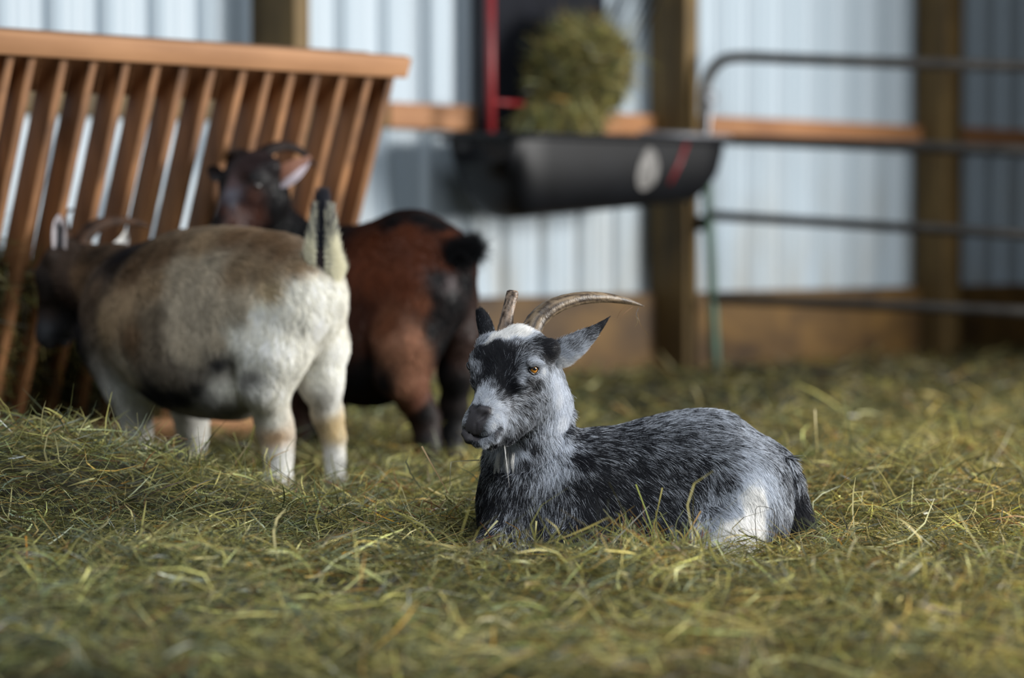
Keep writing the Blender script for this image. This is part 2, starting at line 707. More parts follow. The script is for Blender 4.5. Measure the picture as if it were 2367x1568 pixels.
# ------------------------------------------------------------------ hay manger
def build_manger():
    cb, ct = 7.28, 6.74
    root = empty('hay_manger', wall_pt(470, cb))
    zt = hgt(470, 118, wall_pt(470, ct))   # middle of the top rail
    zb = 0.03

    def at(px, z):
        """on the front plane of the rack: leaning out towards the top"""
        t = (z - zb) / (zt - zb)
        return None

    lean = (cb - ct) / math.sqrt(1 + MW * MW)
    up = np.array([0, 0, 1.0]) * (zt - zb) + ND * lean
    L = np.linalg.norm(up)
    up = up / L
    nrm = unit(np.cross(TD, up))
    if nrm[1] > 0: nrm = -nrm
    base = wall_pt(470, cb) + np.array([0, 0, zb])

    def s_at(px, py):
        """distance along the rack of the point seen at px,py on its front plane"""
        u = (px - 1183.5) / FPX
        v = (784 - py) / FPX
        d = np.array([u, math.cos(TP) + v * math.sin(TP), -math.sin(TP) + v * math.cos(TP)])
        o = np.array([0, 0, CAMH])
        t = np.dot(base - o, nrm) / np.dot(d, nrm)
        P = o + d * t
        return np.dot(P - base, TD)

    sr = s_at(925, 165)
    sl = s_at(-260, 60)
    # top rail: flat board on the outer face
    box('top_rail', base + TD * sl + up * (L - 0.030) + nrm * 0.005, TD * (sr - sl), nrm * 0.03, up * 0.056, M['wood_rail'], root)
    box('header_board', base + TD * sl + up * (L - 0.155) - nrm * 0.115, TD * (sr - sl - 0.03), nrm * 0.022, up * 0.15, M['wood'], root)
    box('bottom_rail', base + TD * sl + up * 0.0 + nrm * 0.0, TD * (sr - sl), nrm * 0.035, up * 0.07, M['wood_rail'], root)
    box('back_rail', base + TD * sl + up * 0.0 - nrm * 0.13, TD * (sr - sl), nrm * 0.03, up * 0.07, M['wood'], root)
    edge = [-45, 8, 60, 134, 206, 281, 347, 414, 480, 548, 610, 667, 725, 785, 843, 893]
    for i, x in enumerate(edge):
        s = s_at(x + 1, 150 + x * 0.045)
        j = rng.normal(0, 0.002)
        wd = 0.024
        box('slat', base + TD * (s + j) + up * 0.012 - nrm * 0.076, TD * wd, nrm * 0.076, up * (L - 0.03), M['wood'], root, bevel=0.003)
    # two rear struts carrying the rack
    for s in (sr - 0.10, sl + 0.5):
        p0 = base + TD * s + up * (L - 0.22) - nrm * 0.12
        foot = p0 - ND * 0.30
        foot[2] = 0.0
        box('strut', foot, TD * 0.03, ND * 0.06, p0 - foot, M['wood'], root, bevel=0.003)
    tag(root, 'slatted reddish wooden hay manger leaning out behind the standing goats', 'hay manger')
    return base, up, nrm, L, s_at


MG = build_manger()

# ------------------------------------------------------------------ gate
def build_gate():
    def gY(px):
        return 9.35 - (px - 1630) * 0.0005
    root = empty('metal_gate', W(1655, 862, gY(1655)) * np.array([1, 1, 0]))
    G = lambda px, py: W(px, py, gY(px))
    R = 0.0215
    # outer frame: upright, bend, top rail
    P = catmull([G(1656, 870), G(1648, 700), G(1638, 520), G(1632, 330), G(1629, 225)], 10)
    tube('end_upright', [G(1656, 872), G(1652, 790), G(1647, 690), G(1643, 600), G(1638, 500), G(1634, 400)], R * 0.85, M['green'], root, sub=12)
    tube('top_frame', [G(1634, 410), G(1631, 300), G(1629, 225), G(1636, 180), G(1660, 146), G(1705, 132), G(1850, 137), G(2100, 146), G(2400, 155), G(2800, 167)], R, M['gate'], root, sub=50)
    for y0, y1 in ((322, 350), (498, 545), (690, 722), (852, 888)):
        tube('rail', [G(1640, y0), G(2400, y1), G(2800, y1 + (y1 - y0) * 0.55)], R * (0.9 if y0 > 400 else 1), M['gate'], root)
    # slide latch across the post and chain hook
    tube('latch_bar', [W(1478, 312, 9.30), W(1600, 316, 9.32), W(1725, 325, 9.31)], 0.0155, M['steel'], root)
    a = np.linspace(0, 2 * np.pi, 20)
    c = G(1645, 228)
    tube('latch_ring', [c + np.array([0.016 * math.cos(t), -0.03, 0.022 * math.sin(t)]) for t in a], 0.006, M['steel'], root, seg=8)
    tube('chain', [G(1645, 240) - [0, .03, 0], G(1637, 262) - [0, .03, 0], G(1636, 290) - [0, .03, 0], G(1632, 320) - [0, .03, 0]], 0.007, M['steel'], root, seg=8, sub=10)
    box('hinge_plate', G(1612, 498) + [0, -0.0, 0], (0.06, 0, 0), (0, 0.02, 0), (0, 0, -0.06), M['gate'], root)
    tag(root, 'weathered tubular metal gate of five rails along the right side', 'gate')


build_gate()

# ------------------------------------------------------------------ hay feeder on the wall
def build_feeder():
    cf = CW - 0.55
    # back mat
    root = empty('wall_hay_rack', wall_pt(1150, CW - 0.1) + np.array([0, 0, 1.0]))
    a = wall_pt(1100, CW - 0.12)
    b = wall_pt(1392, CW - 0.12)
    z0 = hgt(1100, 428, a)
    box('backing_sheet', a + [0, 0, z0], b - a, ND * 0.012, (0, 0, 1.1), M['rubber'], root, bevel=0.002)
    # red frame
    cY = CW - 0.36
    q = wall_pt(1134, cY)
    Pz = lambda px, py, c=cY: (lambda w_: np.array([w_[0], w_[1], hgt(px, py, w_)]))(wall_pt(px, c))
    tube('upright', [Pz(1133, -160), Pz(1134, 415)], 0.0165, M['red'], root)
    tube('brace', [Pz(1134, 412), Pz(1165, 395, cY - 0.1), Pz(1215, 340, cY - 0.3)], 0.009, M['red'], root)
    tube('crossbar', [Pz(1134, 235), Pz(1210, 240)], 0.008, M['red'], root)
    tube('brace', [Pz(1545, 425, cY - 0.42), Pz(1568, 380, cY - 0.45), Pz(1586, 330, cY - 0.45)], 0.008, M['red'], root)
    tube('crossbar', [Pz(1100, -40, CW - .13), Pz(1395, -38, CW - .13)], 0.009, M['red'], root)
    # fan of rack bars holding the hay, upper right
    for i in range(7):
        x0 = 1412 + i * 16
        tube('rack_bar', [Pz(x0 + 38, -60, CW - 0.16), Pz(x0, 20, CW - 0.22), Pz(x0 - 40, 110, CW - 0.34), Pz(x0 - 75, 240, CW - 0.42)], 0.0055, M['black'], root, seg=8, sub=8)
    tag(root, 'red steel wall rack with a black backing sheet above the trough', 'hay rack')

    # trough
    tr = empty('feed_trough', wall_pt(1390, cf) + np.array([0, 0, 0.62]))
    P0, P1 = wall_pt(1112, cf), wall_pt(1596, cf)
    ln = np.linalg.norm(P1 - P0)
    zr0, zr1 = hgt(1112, 316, P0), hgt(1596, 330, P1)
    n, k = 40, 26
    V = []
    for sh in (0, 1):
        for i in range(n + 1):
            s = i / n
            # depth of the tub along its length, deeper to the left
            e = min(1.0, (min(s * 0.8, 1 - s) / 0.09)) ** 0.45 if 0 < s < 1 else 0.0
            dp = (0.292 - 0.070 * s) * (0.5 + 0.5 * e)
            if s < 0.06: dp *= 0.65 + 0.35 * s / 0.06
            wd = 0.19 * (0.86 + 0.14 * e)
            t_off = 0.012 * sh
            zr = zr0 + (zr1 - zr0) * s
            ins = 0.025 * (1 - e)
            for j in range(k + 1):
                a_ = math.pi * j / k
                cx = math.copysign(abs(math.cos(a_)) ** 0.6, math.cos(a_))
                sz = math.sin(a_) ** 0.75
                p = P0 + TD * (ln * s) + ND * (cx * (wd - t_off)) + np.array([0, 0, zr - sz * (dp - t_off)])
                V.append(p)
    V = np.array(V)
    F = []
    m = (n + 1) * (k + 1)
    for sh in (0, 1):
        for i in range(n):
            for j in range(k):
                q = [sh * m + i * (k + 1) + j, sh * m + i * (k + 1) + j + 1, sh * m + (i + 1) * (k + 1) + j + 1, sh * m + (i + 1) * (k + 1) + j]
                F.append(q if sh == 0 else q[::-1])
    for i in (0, n):
        for j in range(k // 2):
            q = [i * (k + 1) + j, i * (k + 1) + j + 1, i * (k + 1) + k - j - 1, i * (k + 1) + k - j]
            F.append(q)
    mesh_obj('tub', V, np.array(F), M['black'], tr)
    # rolled rim
    rim = []
    for a_, b_ in (((0, 1), (1, 1)), ((1, 1), (1, -1)), ((1, -1), (0, -1)), ((0, -1), (0, 1))):
        for t in np.linspace(0, 1, 8, endpoint=False):
            s = a_[0] + (b_[0] - a_[0]) * t
            d = a_[1] + (b_[1] - a_[1]) * t
            rim.append(P0 + TD * ln * s + ND * (0.19 * d) + np.array([0, 0, zr0 + (zr1 - zr0) * s]))
    rim.append(rim[0])
    tube('rim', rim, 0.014, M['black'], tr, seg=10)
    # bracket under the left end, seen as a paler grey underside
    tube('hanger', [P0 + TD * 0.12 + ND * 0.17 + [0, 0, zr0 - .02], P0 + TD * 0.12 - ND * 0.40 + [0, 0, zr0 + 0.02]], 0.008, M['black'], tr, seg=8)
    tube('hanger', [P0 + TD * (ln - .5) + ND * 0.17 + [0, 0, zr1 - .02], P0 + TD * (ln - .5) - ND * 0.36 + [0, 0, zr1 + 0.02]], 0.008, M['black'], tr, seg=8)
    tag(tr, 'long black plastic feed trough hanging below the hay on the wall', 'feed trough')
    pa = P0 + TD * (ln * 0.64) + ND * 0.188 + np.array([0, 0, zr0 - 0.035])
    sv, sf = [], []
    for i in range(13):
        for j in range(13):
            x_, y_ = -1 + i / 6, -1 + j / 6
            X_, Y_ = x_ * math.sqrt(1 - y_ * y_ / 2), y_ * math.sqrt(1 - x_ * x_ / 2)
            a_ = (0.5 - 0.5 * Y_) * 0.66 + 0.06
            s_ = 0.600 + X_ * 0.050
            dp = 0.292 - 0.070 * s_
            cx = math.cos(a_) ** 0.6
            sz = math.sin(a_) ** 0.75
            sv.append(P0 + TD * (ln * s_) + ND * (cx * 0.19 + 0.004) + np.array([0, 0, zr0 + (zr1 - zr0) * s_ - sz * dp]))
    for i in range(12):
        for j in range(12):
            sf.append([i * 13 + j, (i + 1) * 13 + j, (i + 1) * 13 + j + 1, i * 13 + j + 1])
    o = mesh_obj('patch', np.array(sv), np.array(sf), plain('pale_patch', (0.15, 0.145, 0.14), 0.6, noise=0.6, nscale=26), tr)  # pale mottled oval on the front of the tub
    o['label'] = 'pale oval patch'
    return P0, P1, zr0


TR = build_feeder()


# ------------------------------------------------------------------ ground relief
MOUNDS = [  # pixel x, plan distance Y, radius x, radius y, height
    (120, 4.75, 0.30, 0.30, 0.090), (400, 4.7, 0.22, 0.22, 0.035), (-150, 4.6, 0.3, 0.4, 0.07),
    (950, 4.55, 0.22, 0.2, 0.02), (1950, 5.0, 0.5, 0.4, 0.03),
    (1480, 4.28, 0.40, 0.22, -0.038), (1480, 3.85, 0.3, 0.12, 0.012),
    (100, 3.45, 0.25, 0.2, 0.03), (2200, 3.5, 0.3, 0.2, 0.02), (1500, 8.3, 0.9, 0.5, 0.03),
    (620, 3.7, 0.25, 0.2, 0.02), (700, 5.1, 0.16, 0.22, -0.03), (1520, 4.13, 0.09, 0.05, 0.022),
]


def relief(X, Y):
    P = np.stack([X, Y, np.zeros_like(X)], -1)
    z = 0.035 * (noise3(P, 2.3) - 0.5) + 0.050 * (noise3(P + 5, 6.5) - 0.5) + 0.022 * (noise3(P + 9, 17.0) - 0.5)
    for px, my, rx, ry, h in MOUNDS:
        mx = (px - 1183.5) / FPX * my
        z = z + h * np.exp(-((X - mx) / rx) ** 2 - ((Y - my) / ry) ** 2)
    return z + 0.005


xs, ys = np.linspace(-3.2, 3.6, 300), np.linspace(1.6, 13.2, 440)
GX, GY = np.meshgrid(xs, ys, indexing='ij')
GZ = relief(GX, GY) - 0.008
V = np.stack([GX, GY, GZ], -1).reshape(-1, 3)
I = np.arange(300 * 440).reshape(300, 440)
F = np.stack([I[:-1, :-1], I[1:, :-1], I[1:, 1:], I[:-1, 1:]], -1).reshape(-1, 4)
m, nt, b = new_mat('packed_hay_floor')
tc = nt.nodes.new('ShaderNodeTexCoord')
n1 = nt.nodes.new('ShaderNodeTexNoise')
n1.inputs['Scale'].default_value = 60
n1.inputs['Detail'].default_value = 10
r = nt.nodes.new('ShaderNodeValToRGB')
r.color_ramp.elements[0].position = 0.35
r.color_ramp.elements[1].position = 0.7
r.color_ramp.elements[0].color = (0.010, 0.009, 0.004, 1)
r.color_ramp.elements[1].color = (0.055, 0.048, 0.020, 1)
bp = nt.nodes.new('ShaderNodeBump')
bp.inputs['Distance'].default_value = 0.02
nt.links.new(tc.outputs['Object'], n1.inputs['Vector'])
nt.links.new(n1.outputs['Fac'], r.inputs['Fac'])
nt.links.new(r.outputs['Color'], b.inputs['Base Color'])
nt.links.new(n1.outputs['Fac'], bp.inputs['Height'])
nt.links.new(bp.outputs['Normal'], b.inputs['Normal'])
b.inputs['Roughness'].default_value = 0.9
tag(mesh_obj('floor', V, F, m), kind='structure')

HAYC = lin([[118, 116, 66], [96, 98, 58], [140, 134, 80], [76, 82, 56], [168, 160, 108], [120, 104, 58], [92, 104, 84], [62, 66, 44],
            [190, 182, 132], [150, 116, 48], [106, 78, 52], [110, 122, 76], [130, 128, 70], [84, 90, 76]])
HAYP = np.array([14, 14, 13, 12, 7, 9, 7, 9, 2.0, 2.5, 3, 5, 12, 6.])
HAYP /= HAYP.sum()


def blades(Cn, D, L, Wd, bend, col, name, label=None, cat=None, parent=None, k=5):
    """flat curved blades: centres, directions, lengths, widths, bend vectors"""
    n = len(Cn)
    D = unit(D)
    rnd = unit(rng.normal(size=(n, 3)))
    side = unit(np.cross(D, rnd))
    t = np.linspace(-1, 1, k)
    base = Cn[:, None, :] + D[:, None, :] * (L[:, None] * t / 2)[..., None] + bend[:, None, :] * ((t * t - 0.3)[None, :, None])
    tw = rng.normal(0, 0.6, n)[:, None] * t[None]
    n2 = np.cross(D, side)
    sd = side[:, None, :] * np.cos(tw)[..., None] + n2[:, None, :] * np.sin(tw)[..., None]
    ww = (Wd[:, None] * (1 - 0.75 * np.abs(t) ** 3)[None])[..., None] / 2
    V = np.stack([base - sd * ww, base + sd * ww], 2).reshape(-1, 3)
    b = (np.arange(n) * k * 2)[:, None, None]
    i = (np.arange(k - 1) * 2)[None, :, None]
    F = (b + i + np.array([0, 1, 3, 2])[None, None, :]).reshape(-1, 4)
    cols = np.repeat(col, k * 2, axis=0)
    o = mesh_obj(name, V, F, M['hay'], parent, cols=cols)
    if label: tag(o, label, cat, kind='stuff')
    return o


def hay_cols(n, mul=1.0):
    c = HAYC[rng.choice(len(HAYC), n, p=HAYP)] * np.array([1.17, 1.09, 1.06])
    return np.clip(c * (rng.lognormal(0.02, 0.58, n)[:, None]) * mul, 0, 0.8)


# ------------------------------------------------------------------ goats
def head_frame(O, g, pitch, sc, roll=0.0):
    """O between the eyes, g heading on plan, pitch down (rad)"""
    g = unit([g[0], g[1], 0])
    z = np.array([0, 0, 1.0])
    F_ = g * math.cos(pitch) - z * math.sin(pitch)
    U_ = g * math.sin(pitch) + z * math.cos(pitch)
    S_ = np.cross(U_, F_)
    if roll:
        S_, U_ = S_ * math.cos(roll) + U_ * math.sin(roll), U_ * math.cos(roll) - S_ * math.sin(roll)
    O = np.asarray(O, float)

    def P(f, s, u):
        return O + sc * (f * F_ + s * S_ + u * U_)
    return P, F_, S_, U_


def add_head(B, fr, sc):
    P, F_, S_, U_ = fr
    ax = [F_, S_, U_]
    q = lambda *v: [x * sc for x in v]
    k = 0.022 * sc
    B.ell(P(-.038, 0, -.010), q(.064, .056, .042), k, ax)
    for s in (-1, 1):
        B.cone(P(-.015, s * .040, .004), .027 * sc, P(.018, s * .034, -.006), .020 * sc, k)
        B.ell(P(-.025, s * .034, -.045), q(.050, .028, .042), k, ax)
        B.cone(P(-.055, s * .046, -.004), .022 * sc, P(-.062, s * .06, -.006), .018 * sc, k)
        B.ell(P(.106, s * .014, -.024), q(.028, .021, .024), k * .6, ax)
    B.cone(P(-.01, 0, -.004), .038 * sc, P(.105, 0, -.016), .0245 * sc, k)
    B.cone(P(-.03, 0, -.040), .044 * sc, P(.085, 0, -.044), .025 * sc, k)
    B.ell(P(.122, 0, -.018), q(.017, .022, .016), k * .6, ax)
    B.ell(P(.098, 0, -.056), q(.026, .021, .015), k * .5, ax)
    B.cone(P(-.056, 0, -.002), .024 * sc, P(-.02, 0, .014), .022 * sc, k)
    for s in (-1, 1):
        B.cone(P(-.025, s * .024, -.080), .034 * sc, P(.070, s * .010, -.066), .024 * sc, k)


def pick(V, N, px, py, r=6):
    x, y, d = project(V)
    dd = np.hypot(x - px, y - py)
    m = (dd < r) & (N[:, 1] < 0.2)
    if not m.any():
        m = dd < dd.min() + 1.0
    return V[np.argmin(np.where(m, d + dd * 1e-4, 99))].copy()


def ear_geo(cl, hw, nrm, cup=0.35, n=14, k=12, thick=0.0022):
    """cupped leaf: centre line, half widths, facing direction"""
    PR = catmull(np.column_stack([np.asarray(cl), np.asarray(hw)]), n)
    Cc, Wd = PR[:, :3], np.maximum(PR[:, 3], 0.0006)
    T = unit(np.gradient(Cc, axis=0))
    nrm = unit(nrm)
    V = []
    for sh in (0, 1):
        for i in range(n):
            A = unit(np.cross(T[i], nrm))
            Nn = unit(np.cross(A, T[i]))
            for j in range(k + 1):
                w_ = -1 + 2 * j / k
                V.append(Cc[i] + A * w_ * Wd[i] * (1 - 0.12 * w_ * w_) + Nn * (cup * Wd[i] * (w_ * w_ - 0.4)) - Nn * thick * sh * (1 - 0.8 * w_ * w_))
    V = np.array(V)
    F = []
    m = n * (k + 1)
    for i in range(n - 1):
        for j in range(k):
            a = i * (k + 1) + j
            F.append([a, a + 1, a + k + 2, a + k + 1])
            F.append([m + a, m + a + k + 1, m + a + k + 2, m + a + 1])
    for i in range(n - 1):
        for j in (0, k):
            a, b = i * (k + 1) + j, (i + 1) * (k + 1) + j
            F.append([a, b, m + b, m + a] if j == 0 else [a, m + a, m + b, b])
    for j in range(k):
        a = (n - 1) * (k + 1) + j
        F.append([a, a + 1, m + a + 1, m + a])
    return V, np.array(F)


def horn(name, pts, rad, parent, c1, c2, n=60, mat='horn', rings=0.06, seg=20, flat=0.8, label=None):
    PR = catmull(np.column_stack([np.asarray(pts), np.asarray(rad)]), n)
    R = np.maximum(PR[:, 3], 0.0006) * (1 + rings * (np.abs(np.sin(np.arange(n) * 0.9 + 0.6 * rng.random(n))) - 0.5) * np.linspace(1, 0.2, n))
    V, F = tube_geo(PR[:, :3], R, seg, flat)
    t = np.clip(np.repeat(np.arange(n), seg) / n, 0, 1)
    t = np.concatenate([t, [0, 1]])
    a = np.tile(np.arange(seg) / seg * 2 * np.pi, n)
    a = np.concatenate([a, [0, 0]])
    nn = noise3(np.column_stack([t * 4, np.cos(a) * 1.2, np.sin(a) * 1.2]), 3.0)
    n2 = noise3(V, 240)
    mm = np.clip((nn - 0.5) * 2.6 + 0.5 + (n2 - 0.5) * 1.2, 0, 1)[:, None]
    col = np.asarray(c1) * (1 - mm) + np.asarray(c2) * mm
    o = mesh_obj(name, V, F, M[mat], parent, cols=col)
    if label: o['label'] = label
    return o


def eye(name, c, gaze, upv, r, parent, iris=(0.42, 0.17, 0.02)):
    gaze = unit(gaze)
    upv = unit(upv - gaze * np.dot(upv, gaze))
    sd = np.cross(gaze, upv)
    nu, nv = 40, 40
    V, col, F = [], [], []
    for i in range(nu + 1):
        th = math.pi * 0.62 * i / nu
        for j in range(nv):
            ph = 2 * math.pi * j / nv
            x, y = math.sin(th) * math.cos(ph), math.sin(th) * math.sin(ph)
            V.append(c + r * (gaze * math.cos(th) + sd * x + upv * y))
            pup = (x / 0.52) ** 2 + ((y - 0.16) / 0.27) ** 2 < 1
            rr = math.hypot(x, y)
            if pup: cc = (0.004, 0.004, 0.005)
            elif rr < 0.72: cc = tuple(q * (0.75 + 0.5 * (1 - rr)) for q in iris)
            else: cc = (0.03, 0.012, 0.008)
            col.append(cc)
    for i in range(nu):
        for j in range(nv):
            k = (j + 1) % nv
            F.append([i * nv + j, (i + 1) * nv + j, (i + 1) * nv + k, i * nv + k])
    if 'eye' not in M:
        M['eye'] = attr_mat('goat_eye', 0.06, 0.6)
    o = mesh_obj(name, np.array(V), np.array(F), M['eye'], parent, cols=np.array(col))
    return o


def eyelid(name, c, gaze, upv, r, parent):
    gaze = unit(gaze)
    upv = unit(upv - gaze * np.dot(upv, gaze))
    sd = np.cross(gaze, upv)
    pts = []
    for t in np.linspace(0, 2 * np.pi, 40):
        x, y = 1.06 * math.cos(t), 0.80 * math.sin(t) * (1 - 0.25 * abs(math.cos(t)))
        z = math.sqrt(max(0.02, 1.18 - x * x * 0.92 - y * y))
        pts.append(c + r * (sd * x + upv * y + gaze * z))
    return tube(name, pts, 0.0023, M['lid'], parent, seg=8)


M['lid'] = plain('dark_eyelid_skin', (0.006, 0.006, 0.009), 0.45, spec=0.4)
CAMP = np.array([0, 0, CAMH])


def coat(name, B, V, F, N, n, gd, colf, parent, lift=0.28, rad=0.0003, k=5, extra=None, wf=None, jit=0.25, lenmul=1.0, curl=0.35, mat='fur'):
    """hair over the part of the skin that can be seen from about the camera's side"""
    def wfun(c, nn):
        vd = unit(CAMP - c)
        fac = np.sum(vd * nn, 1)
        wt = np.clip((fac + 0.40) * 1.6, 0, 1)
        if B is not None:
            wt = wt * (np.abs(B.eval(c)) < 0.005)
        if wf is not None: wt = wt * wf(c)
        return wt
    P, Nn = sample(V, F, N, n, wfun)
    if extra is not None:
        for (Ve, Fe, ne) in extra:
            Ne = vnormals(Ve, Fe)
            Pe, Nne = sample(Ve, Fe, Ne, ne)
            P, Nn = np.vstack([P, Pe]), np.vstack([Nn, Nne])
    A = gd.at(P)
    col, L, D = colf(P, A), A[:, -4] * rng.uniform(0.7, 1.2, len(P)) * lenmul, A[:, -3:]
    keep = L > 0.0022
    P, Nn, L, D, col = P[keep], Nn[keep], L[keep], D[keep], col[keep]
    pts = strands(P, Nn, D, L, lift, k, jit, curl)
    rr = rad * rng.uniform(0.6, 1.3, len(P)) * np.clip((L / 0.014), 0.55, 1.3)
    return hair_obj(name, pts, rr, col, M[mat], parent)


# ============ the grey goat lying in the hay ============
def grey_goat():
    YC = 4.45
    B = Body()
    # trunk
    B.chain([(W(1335, 1140, 4.45), .104), (W(1440, 1140, 4.47), .110), (W(1560, 1118, 4.48), .116), (W(1640, 1108, 4.48), .114), (W(1715, 1130, 4.48), .088), (W(1760, 1115, 4.47), .060)], .05)
    B.ell(W(1480, 1215, 4.46), (.22, .145, .09), .05)
    B.chain([(W(1788, 1095, 4.46), .034), (W(1796, 1180, 4.46), .038), (W(1806, 1270, 4.45), .040)], .025)
    # neck and chest
    B.chain([(W(1228, 880, 4.43), .056), (W(1224, 960, 4.44), .066), (W(1220, 1050, 4.43), .070), (W(1218, 1150, 4.41), .080), (W(1213, 1240, 4.41), .083)], .035)
    B.cone(W(1260, 1160, 4.44), .088, W(1340, 1140, 4.45), .100, .05)
    # shoulder and folded forelegs
    B.ell(W(1345, 1190, 4.37), (.085, .05, .085), .04)
    B.chain([(W(1190, 1240, 4.35), .055), (W(1140, 1290, 4.30), .036), (W(1250, 1310, 4.28), .024)], .03)
    B.chain([(W(1350, 1240, 4.33), .050), (W(1290, 1300, 4.27), .032), (W(1380, 1320, 4.26), .022)], .03)
    # haunch, knee and shank of the near hind leg
    B.ell(W(1715, 1170, 4.385), (.085, .060, .105), .045)
    B.chain([(W(1715, 1190, 4.36), .070), (W(1672, 1262, 4.30), .048), (W(1660, 1290, 4.28), .038)], .035)
    B.chain([(W(1660, 1300, 4.28), .030), (W(1790, 1305, 4.30), .028), (W(1700, 1322, 4.25), .018)], .02)
    sc_ = 1.05
    fr = head_frame(W(1163, 858, 4.33), (-0.50, -0.866), math.radians(41), sc_)
    P, F_, S_, U_ = fr
    add_head(B, fr, sc_)
    B.cone(P(-.045, 0, -.03), .05, W(1235, 940, 4.43), .060, .03)
    # first pass, to find places on the face
    cen = P(.02, 0, -.02)
    R = .150 * sc_
    bb = (cen - R - .01, cen + R + .01)
    V0, F0 = B.mesh(0.0035, (cen, R, 'in'), bb)
    N0 = vnormals(V0, F0)
    at = lambda x, y, off=0.0: pick(V0, N0, x, y) + unit(CAMP - W(x, y, 4.3)) * off
    # mouth
    mp = [(1066, 992), (1080, 1008), (1100, 1016), (1125, 1016), (1148, 1004), (1165, 985)]
    mouth = [at(x, y, .0005) for x, y in mp]
    for a, b in zip(mouth[:-1], mouth[1:]):
        B.cone(a, .0029, b, .0029, .003, sub=True)
    for a, b in zip(mouth[:-1], mouth[1:]):   # lower lip below the cut
        B.cone(a - [0, 0.003, .010], .0045, b - [0, 0.003, .010], .0045, .010)
    # nostrils
    for a, b in (((1129, 949), (1113, 961)), ((1113, 961), (1104, 968)), ((1078, 952), (1074, 962))):
        B.cone(at(*a, .001), .0034, at(*b, .001), .0030, .004, sub=True)
    B.cone(at(1096, 974, .001), .0016, at(1094, 1004, .001), .0016, .004, sub=True)
    B.cone(at(1112, 943, 0.0), .0062, at(1126, 944, 0.0), .0055, .008)
    # eye sockets
    e1 = at(1238, 858)
    g1 = unit(S_ * .80 + F_ * .40 + U_ * 0.08)
    e2 = P(-.002, -.061, .006)
    g2 = unit(-S_ * .85 + F_ * .40)
    er = .0098
    c1, c2 = e1 - g1 * er * .62, e2 - g2 * er * .2
    B.ell(e1 + g1 * .003, (.0125, .0125, .0125), .008, sub=True)
    # brow and lower lid
    up1 = unit(np.array([0.05, 0, 1.0]))
    up1 = unit(up1 - g1 * np.dot(up1, g1))
    sd1 = np.cross(g1, up1)
    B.cone(c1 + up1 * .0125 + g1 * .006 - sd1 * .010, .0048, c1 + up1 * .0125 + g1 * .004 + sd1 * .012, .0052, .007)
    B.cone(c1 - up1 * .0125 + g1 * .005 - sd1 * .008, .0042, c1 - up1 * .0125 + g1 * .004 + sd1 * .010, .0042, .007)
    root = empty('goat', (cen[0] + .25, 4.45, 0.0))
    Vh, Fh = B.mesh(0.0022, (cen, R, 'in'), bb)
    Vb, Fb = B.mesh(0.006, (cen, R, 'out'))
    V, F = np.vstack([Vh, Vb]), np.vstack([Fh, Fb + len(Vh)])
    N = vnormals(V, F)
    # ears
    nE = unit([0.10, -1, -0.25])
    ear_n = ear_geo([W(1262, 822, 4.375), W(1284, 824, 4.37), W(1318, 808, 4.37), W(1350, 785, 4.375), W(1382, 760, 4.385), W(1408, 734, 4.40)], [.018, .029, .0275, .021, .0105, .0008], nE, -.30)
    ear_f = ear_geo([W(1131, 812, 4.42), W(1128, 790, 4.43), W(1122, 765, 4.44), W(1114, 738, 4.45), W(1106, 715, 4.455)], [.014, .018, .019, .0165, .008], unit([-0.5, -1, 0.1]), -.4)
